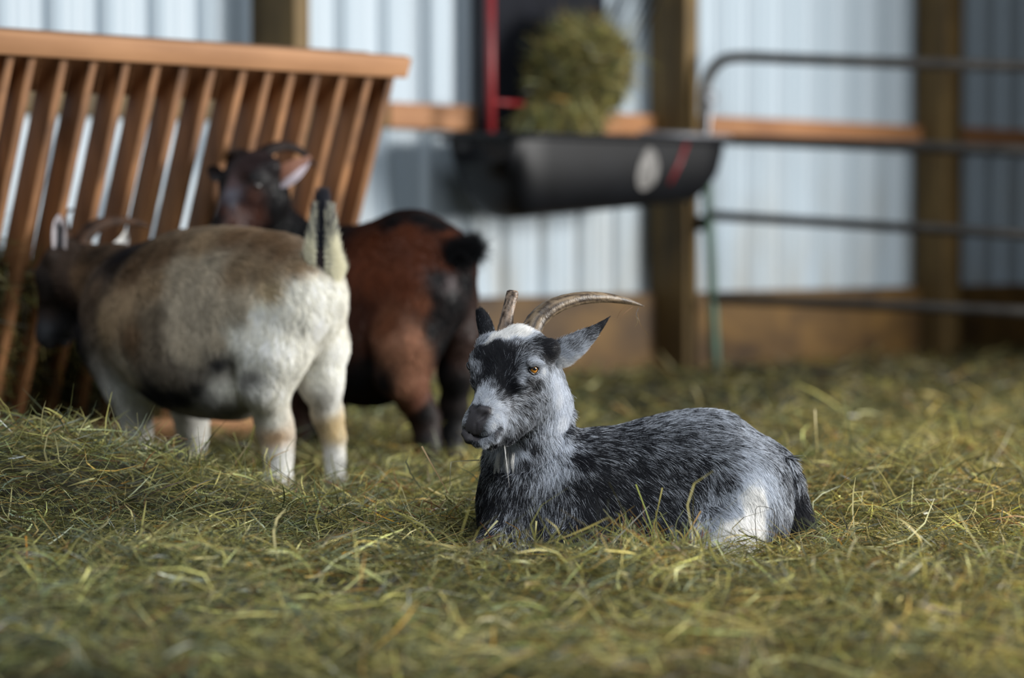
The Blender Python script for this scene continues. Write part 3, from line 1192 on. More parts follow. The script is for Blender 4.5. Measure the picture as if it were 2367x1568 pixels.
    # guides: px, py, light, length, dx, dy, dz
    H = [
        (1150, 772, 1.15, .024, -.3, 0, .9), (1175, 765, 1.15, .026, .1, 0, .9), (1198, 768, 1.1, .022, .4, 0, .8), (1140, 782, 1.1, .018, -.6, 0, .3), (1165, 783, 1.1, .018, -.1, 0, .6),
        (1190, 792, .35, .016, .3, 0, .8), (1218, 800, .36, .014, .5, 0, .6), (1240, 800, .30, .013, .6, 0, .3), (1262, 800, .0, .012, .6, .2, -.1), (1268, 790, .0, .010, .6, .2, .2),
        (1272, 812, .02, .010, .6, 0, -.2), (1255, 815, .25, .012, .7, 0, -.2),
        (1150, 797, .05, .016, -.1, 0, 1), (1180, 802, .08, .016, .2, 0, .9), (1130, 800, .06, .016, -.3, 0, .9), (1165, 845, .03, .016, .1, 0, 1), (1120, 830, .05, .015, -.3, 0, .9), (1120, 800, .06, .015, -.5, 0, .8), (1098, 820, .12, .013, -.5, 0, .7), (1090, 838, .55, .009, -.4, 0, .5), (1096, 855, .45, .009, -.3, 0, .6), (1085, 870, .25, .008, -.4, 0, .4),
        (1150, 810, .05, .016, 0, 0, 1), (1140, 840, .03, .016, -.2, 0, 1), (1175, 825, .10, .016, .35, 0, .9), (1200, 830, .42, .014, .6, 0, .7), (1180, 855, .04, .015, .35, 0, .8),
        (1120, 865, .05, .014, -.3, 0, .9), (1150, 870, .04, .014, .1, 0, .9), (1100, 885, .15, .012, -.4, 0, .8), (1130, 885, .40, .012, 0, 0, .9), (1165, 890, .02, .014, .5, 0, .6), (1178, 905, .02, .013, .7, 0, .3),
        (1185, 880, .10, .013, .7, 0, .3), (1200, 865, .45, .011, .7, 0, .3), (1215, 842, .62, .010, .6, 0, .5), (1235, 832, .80, .009, .7, 0, .4), (1255, 838, .85, .009, .7, 0, .0), (1262, 858, .95, .009, .6, 0, -.5),
        (1212, 862, .70, .007, .5, 0, .2), (1205, 874, .75, .008, .6, 0, -.3), (1240, 874, .68, .008, .6, 0, -.4), (1225, 888, .15, .011, .7, 0, -.4), (1245, 892, .15, .011, .6, 0, -.6), (1215, 900, .30, .012, .7, 0, -.3),
        (1110, 908, .92, .010, -.2, 0, .9), (1135, 908, .85, .011, .2, 0, .8), (1095, 925, .85, .008, -.3, 0, .6), (1122, 925, .95, .008, .1, 0, .8), (1150, 930, .92, .010, .7, 0, .4), (1160, 915, .40, .011, .7, 0, .3),
        (1150, 955, .95, .008, .8, 0, .1), (1175, 940, .70, .011, .8, 0, -.1), (1200, 930, .55, .013, .8, 0, -.3), (1235, 920, .52, .014, .65, 0, -.6), (1262, 900, .62, .014, .55, 0, -.8), (1270, 930, .62, .016, .5, 0, -.9),
        (1165, 965, .90, .008, .8, 0, -.3), (1190, 965, .62, .012, .7, 0, -.5), (1220, 960, .50, .014, .7, 0, -.7), (1250, 960, .56, .016, .5, 0, -.9), (1185, 990, .55, .012, .5, 0, -.8), (1210, 995, .30, .015, .5, 0, -.8),
        (1240, 1000, .42, .017, .35, 0, -.9), (1180, 1015, .22, .014, .4, 0, -.9), (1205, 1020, .30, .015, .3, 0, -.9), (1230, 1022, .22, .016, .2, 0, -1),
        (1140, 990, .95, .006, .6, 0, -.5), (1125, 990, .80, .005, .5, 0, -.5), (1145, 978, .97, .006, .7, 0, -.2),
        (1064, 945, .65, .005, -.6, 0, .3), (1066, 970, .60, .005, -.6, 0, -.2),
        # nose leather and lips: no hair
        (1100, 935, .10, .003, 0, 0, .4), (1082, 940, .05, .0015, 0, 0, .4), (1118, 940, .05, .0015, 0, 0, .4), (1098, 950, .0, .0, 0, 0, .4), (1080, 958, .0, .0, 0, 0, .4), (1118, 958, .0, .0, 0, 0, .4), (1130, 948, .05, .001, 0, 0, .4),
        (1108, 972, .0, .0, 0, 0, .4), (1092, 975, .0, .0, 0, 0, .4), (1095, 990, .02, .0, 0, 0, .4), (1108, 990, .05, .002, 0, 0, .4), (1078, 985, .1, .001, 0, 0, .4), (1078, 1000, .0, .0, 0, 0, -1), (1100, 1010, .0, .0, 0, 0, -1),
        (1125, 1015, .0, .0, 0, 0, -1), (1138, 1010, .0, .0, 0, 0, -1), (1149, 1003, .0, .0, 0, 0, -1), (1157, 995, .0, .0, 0, 0, -1), (1164, 986, .0, .0, 0, 0, -1), (1095, 1022, .05, .005, 0, 0, -1), (1118, 1023, .6, .007, 0, 0, -1), (1080, 1013, .0, .003, -.3, 0, -1),
        (1104, 1026, .8, .008, .2, 0, -1), (1118, 1029, .9, .009, .2, 0, -1), (1138, 1025, .92, .009, .4, 0, -.9), (1160, 1013, .9, .010, .5, 0, -.8), (1170, 992, .8, .010, .6, 0, -.7), (1172, 975, .85, .009, .8, 0, -.3), (1148, 988, .95, .006, .7, 0, -.3), (1133, 998, .9, .005, .6, 0, -.4), (1112, 1000, .3, .003, .4, 0, -.4), (1110, 1028, .85, .008, .2, 0, -1), (1125, 1028, .9, .009, .3, 0, -1), (1145, 1018, .9, .009, .5, 0, -.8), (1165, 1003, .85, .010, .6, 0, -.8), (1165, 1022, .45, .013, .5, 0, -.9), (1092, 1027, .3, .006, .1, 0, -1),
        (1150, 1035, .25, .014, .2, 0, -1), (1180, 1035, .85, .018, .1, 0, -1), (1165, 1042, .8, .02, .1, 0, -1), (1205, 1032, .75, .016, .3, 0, -.9),
        # neck
        (1290, 880, .90, .014, .2, 0, -1), (1297, 920, .92, .016, .2, 0, -1), (1305, 970, .92, .018, .1, 0, -1), (1275, 970, .72, .018, .2, 0, -1), (1310, 1020, .80, .020, .05, 0, -1), (1270, 1020, .70, .020, .05, 0, -1),
        (1240, 1050, .50, .022, 0, 0, -1), (1210, 1060, .28, .022, 0, 0, -1), (1180, 1080, .35, .022, 0, 0, -1), (1140, 1080, .22, .022, -.05, 0, -1), (1300, 1080, .62, .022, .05, 0, -1), (1270, 1090, .72, .024, 0, 0, -1),
        (1240, 1120, .50, .024, 0, 0, -1), (1200, 1130, .25, .024, 0, 0, -1), (1150, 1150, .15, .024, -.1, 0, -1), (1115, 1150, .12, .022, -.2, 0, -1), (1280, 1150, .30, .024, .1, 0, -1), (1185, 1190, .32, .024, 0, 0, -1), (1230, 1190, .22, .024, 0, 0, -1),
        (1110, 1210, .15, .022, -.2, 0, -1), (1150, 1240, .18, .024, 0, 0, -1), (1195, 1250, .45, .024, 0, 0, -1), (1250, 1250, .25, .024, 0, 0, -1), (1310, 1250, .12, .024, .1, 0, -1),
        # trunk
        (1330, 1000, .22, .018, .8, 0, -.3), (1335, 1050, .15, .020, .6, 0, -.7), (1330, 1110, .15, .022, .4, 0, -.9), (1380, 990, .30, .020, 1, 0, -.05), (1440, 985, .36, .020, 1, 0, .05), (1500, 970, .40, .020, 1, 0, .1), (1560, 960, .48, .020, 1, 0, .05),
        (1620, 955, .52, .020, 1, 0, -.05), (1680, 975, .58, .020, .9, 0, -.35), (1740, 1010, .62, .020, .8, 0, -.6), (1400, 1040, .18, .022, .9, 0, -.35), (1470, 1030, .26, .022, .95, 0, -.25), (1540, 1010, .36, .022, 1, 0, -.15), (1610, 1010, .42, .022, .95, 0, -.25),
        (1670, 1030, .44, .022, .85, 0, -.5), (1720, 1060, .66, .022, .7, 0, -.7), (1400, 1110, .12, .024, .7, 0, -.7), (1460, 1100, .16, .024, .75, 0, -.6), (1530, 1080, .26, .024, .85, 0, -.5), (1600, 1080, .30, .024, .8, 0, -.55), (1660, 1100, .42, .024, .7, 0, -.7),
        (1380, 1180, .12, .026, .3, 0, -.95), (1450, 1180, .12, .026, .4, 0, -.9), (1520, 1160, .22, .026, .55, 0, -.8), (1590, 1150, .36, .026, .65, 0, -.75), (1640, 1160, .50, .026, .6, 0, -.8), (1680, 1160, .72, .026, .55, 0, -.8),
        (1420, 1240, .16, .026, .1, 0, -1), (1500, 1230, .22, .026, .2, 0, -1), (1570, 1220, .38, .026, .4, 0, -.9), (1620, 1225, .66, .026, .4, 0, -.9), (1370, 1280, .15, .024, .1, 0, -1), (1480, 1280, .22, .026, .1, 0, -1),
        (1745, 1090, .90, .020, .4, 0, -.9), (1755, 1130, 1.1, .018, .3, 0, -1), (1735, 1160, 1.1, .018, .3, 0, -1), (1720, 1200, 1.1, .018, .3, 0, -1), (1690, 1220, 1.1, .018, .3, 0, -1), (1740, 1230, 1.1, .018, .5, 0, -.8), (1660, 1260, 1.1, .018, .2, 0, -1),
        (1700, 1260, 1.1, .018, .4, 0, -.9), (1750, 1250, 1.05, .022, .9, 0, -.3), (1640, 1285, .9, .016, .2, 0, -1), (1690, 1290, .95, .016, .2, 0, -1), (1790, 1060, .50, .020, .5, 0, -.8), (1770, 1100, .66, .020, .3, 0, -.9), (1785, 1140, .62, .022, .1, 0, -1),
        (1790, 1180, .55, .024, 0, 0, -1), (1815, 1050, .38, .020, .7, 0, -.6), (1822, 1075, .50, .022, .5, 0, -.8), (1815, 1090, .28, .024, .2, 0, -1), (1832, 1110, .52, .026, .3, 0, -1), (1820, 1130, .50, .028, .1, 0, -1),
        (1838, 1150, .38, .028, .3, 0, -1), (1825, 1180, .50, .030, 0, 0, -1), (1795, 1205, .35, .030, -.1, 0, -1), (1795, 1235, .0, .03, 0, 0, -1), (1800, 1260, .0, .03, 0, 0, -1), (1765, 1103, 1.0, .018, .3, 0, -1), (1768, 1150, 1.05, .018, .2, 0, -1), (1763, 1190, 1.05, .018, .2, 0, -1), (1650, 1240, 1.0, .018, .3, 0, -1), (1720, 1280, 1.05, .018, .3, 0, -1), (1768, 1232, 1.0, .018, .6, 0, -.5), (1620, 1270, .9, .018, .1, 0, -1), (1842, 1200, .15, .030, .1, 0, -1), (1830, 1215, .10, .030, .1, 0, -1), (1815, 1240, .02, .028, 0, 0, -1), (1835, 1250, .0, .030, .3, 0, -1), (1790, 1270, .06, .02, .1, 0, -1),
    ]
    gd = Guides(V, N, H, soft=0.011, power=2.2)
    gh = Guides(V, N, H, soft=0.0050, power=2.2)
    # ear guides on the ear itself
    er_rows = []
    Ne = vnormals(*ear_n)
    for r in [(1275, 800, .35, .009), (1290, 840, .97, .011), (1300, 855, 1.0, .012), (1300, 820, .8, .010), (1310, 790, .55, .009), (1325, 805, .5, .009), (1325, 835, .95, .010), (1345, 780, .45, .008), (1350, 800, .75, .008),
              (1365, 765, .25, .008), (1370, 780, .4, .008), (1385, 757, .05, .007), (1400, 742, .0, .006), (1350, 815, .9, .009), (1335, 775, .6, .008)]:
        er_rows.append((pick(ear_n[0], Ne, r[0], r[1]), r[2], r[3], .75, 0, .45))
    Nf = vnormals(*ear_f)
    for r in [(1112, 730, .05, .006), (1115, 760, .06, .006), (1125, 750, .15, .006), (1125, 780, .35, .008), (1120, 795, .3, .009)]:
        er_rows.append((pick(ear_f[0], Nf, r[0], r[1]), r[2], r[3], -.1, 0, 1))
    ge = Guides(V, N, er_rows, soft=0.008, power=2.0)
    er_c, ef_c = ear_n[0].mean(0), ear_f[0].mean(0)

    dark, light = np.array([.008, .009, .014]), np.array([.60, .64, .71])
    white = np.array([.90, .89, .87])

    def tone(P, v, nz=True):
        v = .46 + (v - .46) * 1.12
        q = P * np.array([.5, 1, 1.0])
        n1 = (noise3(q, 90) - .5) * .22 + (noise3(q + 3, 230) - .5) * .40 + (noise3(P + 5, 420) - .5) * .35 + (noise3(P + 1, 22) - .5) * .14
        r = rng.normal(0, .27, len(P)) if nz else 0
        amp = np.clip(1.35 - np.abs(v - .45) * 1.5, .25, 1)
        x = np.clip((v + (n1 + r) * amp - .36) / .34, 0, 1)
        x = x * x * (3 - 2 * x)
        c = dark + (light - dark) * x[:, None]
        wf_ = np.clip((v - .93) / .16, 0, 1)[:, None] * np.clip(x * 1.5 - .4, 0, 1)[:, None]
        return (c * (1 - wf_) + white * wf_) * rng.uniform(.85, 1.15, (len(P), 1))

    A = gd.at(V)
    nearh = np.linalg.norm(V - cen, axis=1) < R
    A[nearh] = gh.at(V[nearh])
    base = dark * .8 + (light * .45) * np.clip((A[:, 0:1] - .15) / .85, 0, 1) ** 1.3
    bald = A[:, 1] < .003
    base[bald] = np.array([.030, .027, .031])
    body = mesh_obj('body', V, F, M['skin'], root, cols=base)
    for nm, (Ve, Fe), lv in (('ear', ear_n, None), ('ear', ear_f, None)):
        a = ge.at(Ve)
        mesh_obj(nm, Ve, Fe, M['skin'], root, cols=dark + light * .55 * np.clip(a[:, 0:1], 0, 1) ** 1.5)
    colf = lambda P, A_: tone(P, A_[:, 0])
    tpts = catmull([W(1812, 1062, 4.44), W(1826, 1110, 4.425), W(1836, 1180, 4.41), W(1840, 1240, 4.40), W(1842, 1290, 4.395)], 24)
    tV, tF = tube_geo(tpts, np.interp(np.linspace(0, 1, 24), [0, .3, .6, .85, 1], [.014, .021, .032, .036, .026]), 18)
    tN = vnormals(tV, tF)
    _, tpy, _ = project(tV)
    tr_ = [(tV[i], float(np.clip(.50 - (tpy[i] - 1110) / 80, -.05, .5)) if tpy[i] > 1100 else .42, .026, .22, 0, -1) for i in range(0, len(tV) - 2, 9)]
    gt = Guides(tV, tN, tr_, soft=.01)
    mesh_obj('tail', tV, tF, M['skin'], root, cols=np.full((len(tV), 3), .008))
    coat('tail_fur', None, tV, tF, tN, 9000, gt, colf, root, lift=.22, rad=.00032, jit=.2)
    notbald = lambda c: np.ones(len(c))
    headw = lambda c: np.where(np.linalg.norm(c - cen, axis=1) < R, 1.0, 0.0)
    bodyw = lambda c: np.where(np.linalg.norm(c - cen, axis=1) < R - .006, 0.0, 1.0) * (c[:, 2] > -.01)
    holes = [(c1, er * 1.05), (P(-.062, .04, .02), 0.0)]

    def hw(c):
        m = headw(c)
        for q, rr in holes:
            m = m * (np.linalg.norm(c - q, axis=1) > rr)
        return m
    coat('face_fur', B, V, F, N, 82000, gh, colf, root, lift=.24, rad=.00020, wf=hw, jit=.2)
    coat('coat', B, V, F, N, 170000, gd, colf, root, lift=.22, rad=.00026, wf=bodyw, jit=.16)
    coat('ear_fur', None, ear_n[0], ear_n[1], Ne, 9000, ge, colf, root, lift=.18, rad=.00022, jit=.2)
    coat('ear_fur', None, ear_f[0], ear_f[1], Nf, 4000, ge, colf, root, lift=.18, rad=.00022, jit=.2)
    # eyes
    eye('eye', c1, unit(g1 + F_ * .10 + np.array([0, 0, .12])), up1, er, root)['label'] = 'amber eye'
    eyelid('eyelid', c1, g1, up1, er, root)
    eye('eye', c2, g2, U_, er, root)
    eyelid('eyelid', c2, g2, U_, er, root)
    # horns
    horn('horn', [W(1219, 800, 4.375), W(1226, 772, 4.385), W(1243, 738, 4.40), W(1281, 708, 4.42), W(1335, 691, 4.45), (W(1395, 688, 4.49)), W(1448, 696, 4.53), W(1489, 708, 4.56)],
         [.0200, .0195, .0178, .0155, .0125, .0096, .0062, .0009], root, (.022, .013, .008), (.185, .135, .085), flat=1.0, label='long curved brown horn')
    horn('broken_horn', [W(1164, 790, 4.385), W(1167, 765, 4.385), W(1172, 735, 4.39), W(1178, 705, 4.395), W(1183, 685, 4.40), W(1185, 675, 4.40), W(1185.5, 671, 4.40)],
         [.0150, .0142, .0122, .0108, .0112, .0105, .0070], root, (.03, .018, .012), (.26, .19, .14), n=40, flat=1.0, label='blunt broken-off horn')
    # wattle tufts and beard
    pts, cc = [], []
    for (x0, y0, x1, y1, n, sp) in ((1168, 1038, 1178, 1128, 60, 5), (1150, 1042, 1156, 1125, 28, 6), (1183, 1042, 1187, 1105, 20, 4), (1148, 1050, 1140, 1138, 8, 4)):
        for _ in range(n):
            a = at(x0 + rng.normal(0, 2.5), min(y0 + rng.normal(0, 3), 1040))
            s = rng.uniform(.55, 1)
            bq = W(x0 + (x1 - x0) * s + rng.normal(0, sp * (1.2 - s)), y0 + (y1 - y0) * s, a[1] - .02)
            mid = (a + bq) / 2 + rng.normal(0, .0012, 3) + np.array([-.002, -.008, 0])
            pts.append(catmull([a, mid, bq], 6))
            cc.append(white * rng.uniform(.6, .95))
    hair_obj('beard', np.array(pts), .00032, np.array(cc), M['fur'], root)
    tag(root, 'grey salt-and-pepper goat with one curved horn lying in the hay', 'goat')
    return B


def plain_eyes(fr, sc, root, iris=(.02, .012, .008)):
    P, F_, S_, U_ = fr
    for s in (-1, 1):
        eye('eye', P(.0, s * .053, .002), unit(S_ * s * .9 + F_ * .3), U_, .0115 * sc, root, iris)


def rgbf(gd_spread=.12, clump=.35):
    def f(P, A):
        n = (noise3(P * np.array([1, 1, .35]), 60) - .5) * clump + (noise3(P + 2, 16) - .5) * clump * .6
        return np.clip(A[:, :3] * (1 + n + rng.normal(0, gd_spread, len(P)))[:, None], 0, .92)
    return f


# ============ the white and tan goat eating at the manger ============
def white_goat():
    B = Body()
    B.chain([(W(690, 690, 5.34), .105), (W(640, 680, 5.38), .118), (W(560, 705, 5.45), .158), (W(480, 735, 5.52), .192), (W(400, 735, 5.58), .172), (W(325, 720, 5.64), .128)], .06)
    B.ell(W(500, 800, 5.50), (.19, .19, .155), .06)
    B.ell(W(540, 900, 5.42), (.085, .09, .065), .035)
    # neck
    B.chain([(W(320, 690, 5.66), .112), (W(265, 660, 5.74), .085), (W(205, 645, 5.80), .068), (W(165, 640, 5.83), .06)], .05)
    B.cone(W(280, 790, 5.62), .10, W(300, 850, 5.60), .075, .05)
    # legs
    B.chain([(W(665, 730, 5.31), .085), (W(632, 820, 5.29), .066), (W(614, 890, 5.29), .045), (W(632, 975, 5.33), .029), (W(641, 1010, 5.34), .0245), (W(644, 1060, 5.33), .019), (W(644, 1120, 5.32), .020), (W(645, 1175, 5.31), .024)], .045)
    B.chain([(W(735, 720, 5.40), .058), (W(742, 800, 5.40), .056), (W(742, 880, 5.40), .044), (W(757, 960, 5.44), .029), (W(770, 1010, 5.45), .022), (W(774, 1060, 5.45), .017), (W(776, 1110, 5.44), .017), (W(777, 1170, 5.43), .021)], .03)
    B.chain([(W(290, 840, 5.60), .072), (W(300, 900, 5.58), .048), (W(312, 960, 5.58), .031), (W(318, 1000, 5.58), .026), (W(320, 1050, 5.58), .019), (W(318, 1125, 5.57), .021)], .03)
    B.chain([(W(430, 900, 5.72), .055), (W(442, 960, 5.73), .037), (W(445, 1010, 5.74), .029), (W(440, 1060, 5.74), .024), (W(437, 1110, 5.73), .026)], .03)
    sc_ = 1.12
    fr = head_frame(W(128, 655, 5.86), (-0.42, 0.10), math.radians(72), sc_)
    P, F_, S_, U_ = fr
    add_head(B, fr, sc_)
    B.cone(P(-.05, 0, -.03), .052, W(190, 640, 5.81), .062, .03)
    root = empty('goat', (W(500, 800, 5.5)[0], 5.5, 0))
    V, F = B.mesh(0.0065)
    N = vnormals(V, F)
    S = lambda r, g, b: tuple(lin((r, g, b)))
    wh, tan, brn, gry, blk, leg = S(238, 236, 226), S(160, 138, 110), S(120, 96, 72), S(190, 178, 158), S(34, 35, 42), S(222, 221, 216)
    R_ = lambda x, y, c, l, d: (x, y, c[0], c[1], c[2], l, *d)
    dn, bk = (.1, 0, -1), (.8, 0, -.5)
    H = [R_(300, 620, brn, .02, bk), R_(360, 590, brn, .02, bk), R_(450, 560, tan, .022, bk), R_(520, 545, brn, .024, bk), R_(590, 550, brn, .024, bk), R_(640, 575, brn, .022, bk), R_(680, 610, tan, .02, bk),
         R_(280, 700, tan, .02, dn), R_(340, 650, tan, .022, bk), R_(400, 620, gry, .024, bk), R_(470, 610, gry, .024, bk), R_(540, 620, tan, .024, bk), R_(600, 620, tan, .024, bk), R_(620, 660, S(185, 165, 130), .022, bk),
         R_(300, 770, brn, .022, dn), R_(350, 720, S(110, 98, 82), .024, dn), R_(410, 700, gry, .026, dn), R_(480, 700, gry, .026, dn), R_(550, 690, gry, .026, dn), R_(600, 720, wh, .022, dn),
         R_(350, 790, S(120, 108, 92), .026, dn), R_(420, 790, gry, .028, dn), R_(490, 780, gry, .028, dn), R_(540, 780, wh, .02, dn), R_(380, 850, S(120, 110, 98), .028, dn), R_(440, 850, S(140, 132, 122), .028, dn),
         R_(350, 900, blk, .025, dn), R_(400, 910, blk, .025, dn), R_(450, 890, blk, .025, dn), R_(505, 838, blk, .02, dn), R_(450, 815, gry, .028, dn), R_(560, 820, wh, .018, dn), R_(400, 850, S(130, 120, 108), .028, dn), R_(470, 930, S(150, 148, 145), .015, dn), R_(540, 900, S(222, 220, 210), .012, dn), R_(560, 930, S(205, 203, 195), .012, dn), R_(500, 900, S(200, 198, 190), .012, dn), R_(520, 870, S(205, 200, 192), .012, dn), R_(520, 950, S(120, 118, 110), .012, dn),
         R_(575, 880, S(120, 118, 114), .012, dn), R_(680, 660, wh, .02, dn), R_(640, 720, wh, .02, dn), R_(720, 660, wh, .02, dn), R_(760, 680, wh, .02, dn), R_(700, 740, wh, .02, dn), R_(610, 800, wh, .02, dn), R_(660, 850, wh, .018, dn), R_(590, 900, leg, .016, dn), R_(640, 920, wh, .014, dn),
         R_(635, 980, wh, .01, dn), R_(630, 1015, S(190, 160, 125), .01, dn), R_(650, 1050, leg, .009, dn), R_(645, 1110, leg, .009, dn), R_(760, 760, wh, .018, dn), R_(750, 850, wh, .015, dn), R_(770, 930, leg, .012, dn), R_(780, 1000, S(200, 180, 140), .01, dn), R_(778, 1060, leg, .009, dn), R_(770, 1110, leg, .009, dn),
         R_(280, 850, gry, .02, dn), R_(290, 920, leg, .014, dn), R_(340, 920, blk, .014, dn), R_(315, 980, leg, .011, dn), R_(320, 1060, leg, .009, dn), R_(440, 960, S(150, 145, 140), .012, dn), R_(440, 1040, leg, .009, dn), R_(440, 1090, leg, .009, dn),
         R_(250, 620, S(60, 50, 44), .02, bk), R_(265, 600, blk, .02, bk), R_(200, 590, S(70, 58, 48), .018, bk), R_(180, 620, brn, .018, bk), R_(220, 660, S(95, 78, 62), .018, dn), R_(200, 700, S(80, 66, 54), .018, dn), R_(240, 740, tan, .018, dn),
         R_(130, 620, S(80, 66, 56), .01, dn), R_(100, 660, S(48, 42, 40), .01, dn), R_(140, 680, S(78, 62, 54), .01, dn), R_(110, 720, S(60, 50, 46), .009, dn), R_(150, 740, S(40, 38, 40), .009, dn), R_(130, 780, S(28, 28, 32), .007, dn), R_(170, 760, S(24, 24, 28), .009, dn), R_(100, 770, S(60, 62, 66), .006, dn)]
    gd = Guides(V, N, H, soft=.016)
    A = gd.at(V)
    mesh_obj('body', V, F, M['skin'], root, cols=A[:, :3] * .75)
    coat('coat', B, V, F, N, 72000, gd, rgbf(.16, .60), root, lift=.25, rad=.00055, k=4, lenmul=1.15, mat='fur_back')
    # ears
    e1 = ear_geo([W(141, 615, 5.80), W(139, 590, 5.79), W(138, 550, 5.79), W(137, 515, 5.80), W(136, 496, 5.81)], [.010, .017, .021, .016, .003], unit([-.1, -1, 0]), .35)
    c = lin(np.array([[215, 205, 205]])) * np.ones((len(e1[0]), 1))
    x, y, _ = project(e1[0])
    c[(np.abs(x - 138) < 9) & (np.abs(y - 548) < 34)] = lin((60, 58, 60))
    mesh_obj('ear', *e1, M['skin'], root, cols=c)
    e2 = ear_geo([W(238, 592, 5.95), W(265, 580, 5.95), W(284, 560, 5.96), W(292, 535, 5.97)], [.012, .019, .016, .004], unit([.2, -1, .4]), .3)
    mesh_obj('ear', *e2, M['skin'], root, cols=lin(np.array([[225, 225, 222]])) * np.ones((len(e2[0]), 1)))
    hc1, hc2 = (.016, .009, .006), (.065, .034, .02)
    horn('horn', [W(178, 590, 5.84), W(190, 555, 5.85), W(218, 525, 5.87), W(262, 512, 5.90), W(310, 514, 5.93), W(345, 524, 5.95)], [.026, .024, .021, .016, .011, .004], root, hc1, hc2, mat='horn_dark')
    horn('horn', [W(160, 590, 5.90), W(150, 545, 5.92), W(146, 510, 5.94), W(150, 492, 5.97), W(168, 484, 6.01)], [.018, .016, .012, .008, .003], root, hc1, hc2, mat='horn_dark')
    plain_eyes(fr, sc_, root)
    # hooves
    for x, y, Y in ((645, 1178, 5.30), (777, 1173, 5.42), (318, 1124, 5.565), (437, 1114, 5.725)):
        p = W(x, y, Y)
        tube('hoof', [p + [0, 0, .02], p - [0.004, 0.004, .012]], [.025, .028], M['black'], root, seg=12)
    # raised tail: dark underside with pale fringes
    tp = [W(741, 665, 5.30), W(740, 620, 5.27), W(742, 560, 5.26), W(744, 500, 5.27), W(745, 468, 5.28)]
    tv, tf = ear_geo(tp, [.018, .026, .027, .018, .007], unit([0, -1, 0]), .3, k=14, thick=.008)
    tc_ = np.tile(np.where(np.abs(np.linspace(-1, 1, 15)) < .34, 0, 1), len(tv) // 15)[:, None]
    tc_ = lin((40, 33, 38)) * (1 - tc_) + lin((205, 200, 182)) * tc_
    mesh_obj('tail', tv, tf, M['skin'], root, cols=tc_)
    pts, cc = [], []
    for i in range(8500):
        t = rng.random()
        sd = 1 if rng.random() < .56 else -1
        c0 = catmull(tp, 21)[int(t * 15)]
        off = sd * rng.uniform(.012, .030 if sd < 0 else .036) * (1 - .72 * t)
        a = c0 + np.array([off, rng.uniform(-.006, .012), 0])
        ln = rng.uniform(.03, .065) * (1 - .3 * t)
        side = sd * rng.uniform(.0, .60) * (1.0 if sd > 0 else .6)
        d = unit([side, rng.normal(0, .15), 1.0])
        b = a + d * ln
        pts.append([a, a + d * ln * .35 + [sd * .003, 0, 0], a + d * ln * .7 + [sd * .003, 0, 0], b])
        cc.append(lin((232, 228, 205)) if t < .62 or rng.random() < .45 else lin((70, 74, 84)))
    for i in range(900):
        c0 = catmull(tp, 21)[9 + int(rng.random() * 11)]
        d = unit([rng.normal(0, .12), rng.normal(0, .15), 1.0])
        a = c0 + np.array([rng.normal(0, .008), 0, 0])
        pts.append([a, a + d * .012, a + d * .025, a + d * .04])
        cc.append(lin((44, 46, 56)))
    hair_obj('tail_fringe', np.array(pts), .0006, np.array(cc), M['fur'], root)
    tag(root, 'white and tan goat seen from behind with raised tail, head in the manger', 'goat')
    return B


